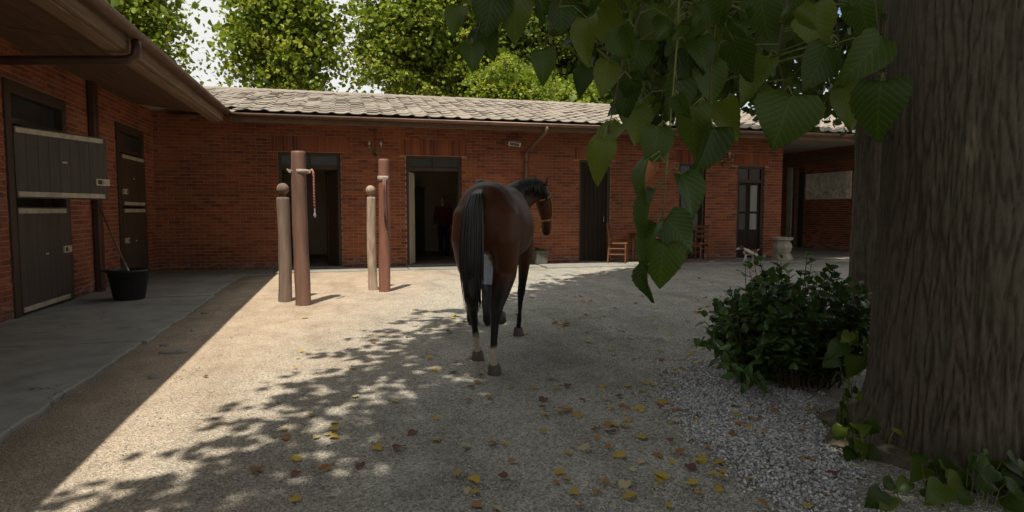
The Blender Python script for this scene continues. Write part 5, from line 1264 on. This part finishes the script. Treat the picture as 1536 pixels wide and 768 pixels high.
for k in range(230):
    a_ = random.uniform(0, 6.283); r_ = math.sqrt(random.random()); el = random.random()
    u, v = math.cos(a_)*r_, math.sin(a_)*r_
    base = bush.location + RTv*u*0.38 + FWv*v*0.40
    th = r_*1.25 if random.random() < .75 else random.uniform(.6,1.45)
    th = min(th, 1.45); hh = math.cos(th); rad = math.sin(th)
    ext = random.uniform(.80,1.12)
    tip = bush.location + ext*(RTv*(math.cos(a_)*(0.60 if math.cos(a_) < 0 else 0.78)*rad+u*.08) + FWv*(math.sin(a_)*0.55*rad) + Vector((0,0,0.09 + 0.86*hh)))
    bush_stem(base, tip, random.randint(16,22))
B0 = bush.location
for px, py, d in ((1046,508,4.75),(1062,512,4.7),(1084,545,4.6),(1100,560,4.55),(1120,575,4.45),(1118,398,5.2),(1095,430,5.0),(1088,468,4.9),(1150,585,4.3)):
    tp = at(px,py,d); bush_stem(B0 - RTv*0.42 - FWv*0.2 + Vector((0,0,0.03)), tp, 11, 0.085)
stem.build('stems', M['bark_twig'], bush, kind='stuff')
LV.sort(key=lambda q_: (q_[0]-CAM).length - 0.25*q_[0].z)
for p, ax, nn, s_ in LV[:300]: leaf_obj(bush, random.choice(LAUREL), p, ax, nn, s_)
mb = MB()
for p, ax, nn, s_ in LV[300:]:
    a = ax.normalized(); n_ = (nn - a*nn.dot(a)).normalized(); x = a.cross(n_); mb.cur = random.random()
    m = Matrix.Translation(p - bush.location) @ Matrix((x, a, n_)).transposed().to_4x4() @ Matrix.Scale(s_, 4)
    pr_ = [(0,0,0),(-.26,.3,.05),(0,.3,0),(.26,.3,.05),(-.25,.62,.0),(0,.65,-.05),(.25,.62,.0),(0,1,-.16)]
    mb.add([m @ Vector(q_) for q_ in pr_], [(0,2,1),(0,3,2),(1,2,5,4),(2,3,6,5),(4,5,7),(5,6,7)])
mb.build('foliage', M['leaf_bush'], bush, tone=True, kind='stuff', smooth=True)
print('bush leaves', len(LV))

# shoots at the foot of the trunk
def shoots(label, loc, leaves, cat='plant'):
    t = thing('lime_shoots', label, cat, loc, 0, 'young shoots around the big trunk'); q = MB()
    for (x, y, z, ax, nn, s_) in leaves:
        p = Vector(loc) + Vector((x,y,z)); leaf_obj(t, random.choice(HEART[:3]), p, ax, nn, s_)
        k_ = 0.75 if cat == 'plant' and len(leaves) > 6 else 0.15; q.tube([(x*k_,y*k_,-.01),(x*(k_*.5+.5),y*(k_*.5+.5),z*0.75),(x,y,z)], [0.003,0.0025,0.0018], 5)
    q.build('stems', M['greenstem'], t, kind='stuff')
def rl(n, sx, sy, z0, z1, smin, smax):
    o_ = []
    for k in range(n):
        a_ = random.uniform(0,6.283); x, y = random.gauss(0,sx), random.gauss(0,sy)
        o_.append((x, y, random.uniform(z0,z1), Vector((math.cos(a_), math.sin(a_)*.5-.5, random.uniform(-.6,.0))), Vector((random.gauss(0,.3)-.2, random.gauss(0,.3)-.9, 1)), random.uniform(smin,smax)))
    return o_
shoots('big leaved green shoot between the bush and the massive trunk', (3.14, 3.40, 0), [(-.03,-.03,.62,Vector((-.8,-.3,-.3)),Vector((-.2,-.8,.6)),.085),(-.06,-.02,.55,Vector((-.9,0,-.5)),Vector((0,-.7,.7)),.15),(.0,-.05,.48,Vector((-.4,-.3,-.9)),Vector((-.2,-.9,.3)),.15),(-.08,.02,.47,Vector((-.8,.1,-.7)),Vector((0,-.8,.5)),.12),(.02,.04,.6,Vector((.2,-.5,-.4)),Vector((0,-.6,.8)),.10)])
shoots('low leafy shoots at the left foot of the massive trunk', (2.84, 2.95, 0), rl(14, .08, .07, .04, .22, .07, .11))
shoots('small yellow green shoots on gravel edge behind the trunk foot', (3.0, 3.3, 0), rl(10, .06, .08, .05, .30, .04, .07))
shoots('spreading leafy shoots in front of the massive trunk at bottom right', (2.92, 2.40, 0), rl(40, .22, .09, .03, .22, .07, .13))
shoots('low green shoots in the bottom right corner beside the massive trunk', (3.18, 2.22, 0), rl(20, .10, .08, .04, .22, .09, .13))

# pot plant
for k in range(40):
    a_ = random.uniform(0,6.283); leaf_obj(pot, LAUREL[k%2], pot.location + Vector((random.gauss(0,.05), random.gauss(0,.05), random.uniform(.30,.40))), (math.cos(a_), math.sin(a_), random.uniform(.0,.8)), (0,-.4,1), random.uniform(.06,.10))

# soil round the trunk
mb = MB(); n = 80
rings = []
for r_, z in ((0.92,0.012),(0.78,0.035),(0.62,0.05),(0.3,0.05)):
    rings.append([(TX + (r_*(1+.30*mnoise.noise(Vector((math.cos(6.283*k/n)*2.6, math.sin(6.283*k/n)*2.6, r_*.3)))))*math.cos(6.283*k/n), TY + (r_*(1+.30*mnoise.noise(Vector((math.cos(6.283*k/n)*2.6, math.sin(6.283*k/n)*2.6, r_*.3)))))*math.sin(6.283*k/n), z - (0.05 if r_ == 0.92 else 0)) for k in range(n)])
mb.rings(rings, False); tag(mb.build('soil_mound', M['soil'], None, smooth=True), kind='structure')

# ------------------------------------------------------------------ fallen leaves
def fallen_mesh(seed, mat):
    me = heart_leaf(1, random.Random(seed).uniform(.75,1.0), .25, random.Random(seed+5).uniform(-.25,.3), .05, 9, seed); me.name = 'fallen_leaf'; me.materials.append(mat); return me
FALL = {k: [fallen_mesh(20+7*i+s, M[k]) for s in range(3)] for i, k in enumerate(('fall_y','fall_o','fall_r','fall_p'))}
FLAB = {'fall_y': ('yellow fallen leaf lying on the gravel', 'yellow fallen leaves'), 'fall_o': ('orange fallen leaf lying on the gravel', 'orange fallen leaves'), 'fall_r': ('brown fallen leaf lying on the gravel', 'brown fallen leaves'), 'fall_p': ('pale buff fallen leaf lying on the gravel', 'pale fallen leaves')}
drift = [(random.triangular(520,1260,1050), 430+330*random.random()**1.2) for _ in range(34)]
nf = 0
while nf < 290:
    px = random.triangular(160, 1300, 1000); py = 412 + 352*random.random()**1.05
    if random.random() < 0.30:
        q_ = random.choice(drift); sp_ = 6 + (q_[1]-400)*0.11; px, py = random.gauss(q_[0], sp_*1.6), random.gauss(q_[1], sp_*0.6)
        if py < 408 or py > 764: continue
    dd = CAM.z/( -( (FW + RT*((px-768)/F) + UP*((384-py)/F)).z )); p = CAM + (FW + RT*((px-768)/F) + UP*((384-py)/F))*dd
    if p.x < -1.9 or p.y > 14 or (Vector((p.x,p.y)) - Vector((3.55,4.5))).length < 0.55: continue
    edge = float(np.interp(p.y, ey, ex))
    if p.x < edge and random.random() < 0.72: continue
    if p.x < 1.6 and random.random() < 0.45: continue
    k = random.choices(('fall_y','fall_o','fall_r','fall_p'), (0.52,0.24,0.13,0.11))[0]
    me = random.choice(FALL[k]); s_ = random.uniform(.04,.08) if p.y < 7 else random.uniform(.055,.09)
    o = bpy.data.objects.new('fallen_leaf', me); COL.objects.link(o); o.location = (p.x, p.y, gz(p.x,p.y)+0.016); o.scale = (s_,s_,s_*0.8)
    o.rotation_euler = (random.gauss(0,.18), random.gauss(0,.18), random.uniform(0,6.283)); 
    cw = {'fall_y':'yellow','fall_o':'orange','fall_r':'brown','fall_p':'pale buff'}[k]
    zn = 'in the sunlit strip left of the tree shade' if p.x < edge else 'on the coarse white gravel' if inpoly((p.x,p.y), GP) else 'on grey gravel nearest the viewer' if p.y < 3.6 else 'on shaded gravel in front of the horse hooves and bush' if p.y < 5.6 else 'on shaded gravel beside the horse' if p.y < 8.5 else 'on far shaded gravel towards the brick stable'
    tag(o, cw + ' fallen leaf ' + zn, 'leaf', cw + ' fallen leaves ' + zn); nf += 1

# ------------------------------------------------------------------ trees beyond the roof
def bg_tree(label, x, y, h, rx, rz, cz, n, mat, cl=(0.35,0.7), seed=1, lsz=(0.13,0.22), trunk_r=0.22):
    n = int(n*1.25); t = thing('broadleaf_tree', label, 'tree', (x, y, 0), 0, 'trees beyond the stable roof'); rr = random.Random(seed)
    q = MB(); q.tube([(0,0,0),(0.05,0,cz*0.5),(-0.05,0.05,cz),(0.02,0,h*0.85)], [trunk_r*1.2,trunk_r,trunk_r*.7,0.05], 10); q.build('trunk', M['bark_twig'], t, smooth=True)
    P = []; T = []; SZ = []; c_ = 0
    while c_ < n:
        v = Vector((rr.gauss(0,1), rr.gauss(0,1), rr.gauss(0,1))).normalized(); k = rr.random()**0.45
        p = Vector((x + v.x*rx*k, y + v.y*rx*k, cz + v.z*rz*k))
        g_ = mnoise.noise(Vector((p.x*0.55, p.y*0.55, p.z*0.75)) + Vector((seed*9.1,0,0)))
        if g_ < -0.18 and rr.random() < 0.85: continue
        c_ += 1; s_ = rr.uniform(*cl)
        if c_ % 12 == 0:
            q = MB(); b0 = Vector((0,0,max(1.5, p.z-1.6-abs(v.x)*1.2))); e = p - t.location; q.tube([b0, b0.lerp(e,.6)+Vector((0,0,.1)), e], [0.055,0.035,0.012], 6); q.build('limb', M['bark_twig'], t, smooth=True)
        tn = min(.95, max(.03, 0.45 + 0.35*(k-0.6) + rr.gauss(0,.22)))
        for j in range(rr.randint(55,85)):
            e1, e2 = rr.gauss(0,s_*.8), rr.gauss(0,s_*.8)
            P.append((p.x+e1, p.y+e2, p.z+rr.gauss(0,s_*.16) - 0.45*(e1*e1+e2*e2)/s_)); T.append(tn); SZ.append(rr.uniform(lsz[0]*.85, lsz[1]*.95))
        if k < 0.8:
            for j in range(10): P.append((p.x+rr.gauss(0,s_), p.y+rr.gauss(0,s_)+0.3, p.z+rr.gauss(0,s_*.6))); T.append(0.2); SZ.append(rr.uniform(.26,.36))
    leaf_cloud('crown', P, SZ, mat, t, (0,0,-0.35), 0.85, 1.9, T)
bg_tree('yellow green tree furthest left, above the stable wing roof', -8.2, 25.0, 13, 3.0, 4.2, 8.0, 320, M['leaf_bg'], seed=2)
bg_tree('yellow green tree in front of the pale sky, second from left', -2.0, 26.0, 14, 1.95, 4.6, 8.6, 260, M['leaf_bg'], seed=3)
bg_tree('tall yellow green tree above the middle of the roof', 3.2, 27.0, 15, 2.75, 4.6, 9.6, 370, M['leaf_bg'], seed=5)
bg_tree('dense green tree with dark gaps behind the middle of the roof', 8.6, 29.0, 15, 4.0, 5.0, 8.6, 460, M['leaf_bg2'], seed=8)
bg_tree('low light green tree just behind the roof ridge at centre', 6.2, 23.2, 7.2, 1.7, 1.9, 5.6, 110, M['leaf_bg'], cl=(0.28,0.5), seed=9, lsz=(0.10,0.17), trunk_r=.1)
bg_tree('low yellow tree behind the ridge right of centre', 9.0, 23.6, 6.8, 1.6, 1.5, 5.2, 90, M['leaf_bg'], cl=(0.28,0.5), seed=12, lsz=(0.10,0.17), trunk_r=.1)
bg_tree('dark green tree deep behind the roof at centre', 7.0, 33.5, 15, 4.6, 5.2, 8.2, 380, M['leaf_bg3'], seed=13, lsz=(0.18,0.28))
bg_tree('dark green tree deep behind the roof at right', 13.0, 33.0, 16, 4.2, 5.5, 8.2, 340, M['leaf_bg3'], seed=17, lsz=(0.18,0.28))
bg_tree('mid green tree behind the hanging leaves', 14.0, 27.0, 13, 3.4, 4.2, 7.2, 300, M['leaf_bg2'], seed=19)

# ------------------------------------------------------------------ a few flat stones trodden into the earth strip
for k, (x, y, rx, ry, lab) in enumerate(((-1.62,6.9,.14,.07,'flat grey stone half buried in the shaded earth strip, largest of five'),(-1.80,7.25,.05,.04,'small pale stone in the earth strip next to the largest flat stone'),(-1.70,8.1,.06,.035,'small flat stone in the earth strip near the middle slab joint'),(-1.55,5.9,.07,.05,'rounded stone in the shaded earth strip nearest the viewer'),(-1.83,9.4,.05,.05,'small stone against the slab edge farthest from the viewer'))):
    t = thing('stone', lab, 'stone', (x, y, gz(x,y)-0.005), 0.7*k, 'stones in the earth strip'); q = MB(); rings = []
    for f_, z in ((1.0,0.0),(1.02,0.012),(0.85,0.024),(0.4,0.028)):
        rings.append([((1+.25*mnoise.noise(Vector((math.cos(6.283*j/14)*1.5, math.sin(6.283*j/14)*1.5, k*3.1))))*f_*rx*math.cos(6.283*j/14), (1+.25*mnoise.noise(Vector((math.cos(6.283*j/14)*1.5, math.sin(6.283*j/14)*1.5, k*3.1))))*f_*ry*math.sin(6.283*j/14), z) for j in range(14)])
    q.rings(rings); q.build('rock', M['concrete'], t, smooth=True)
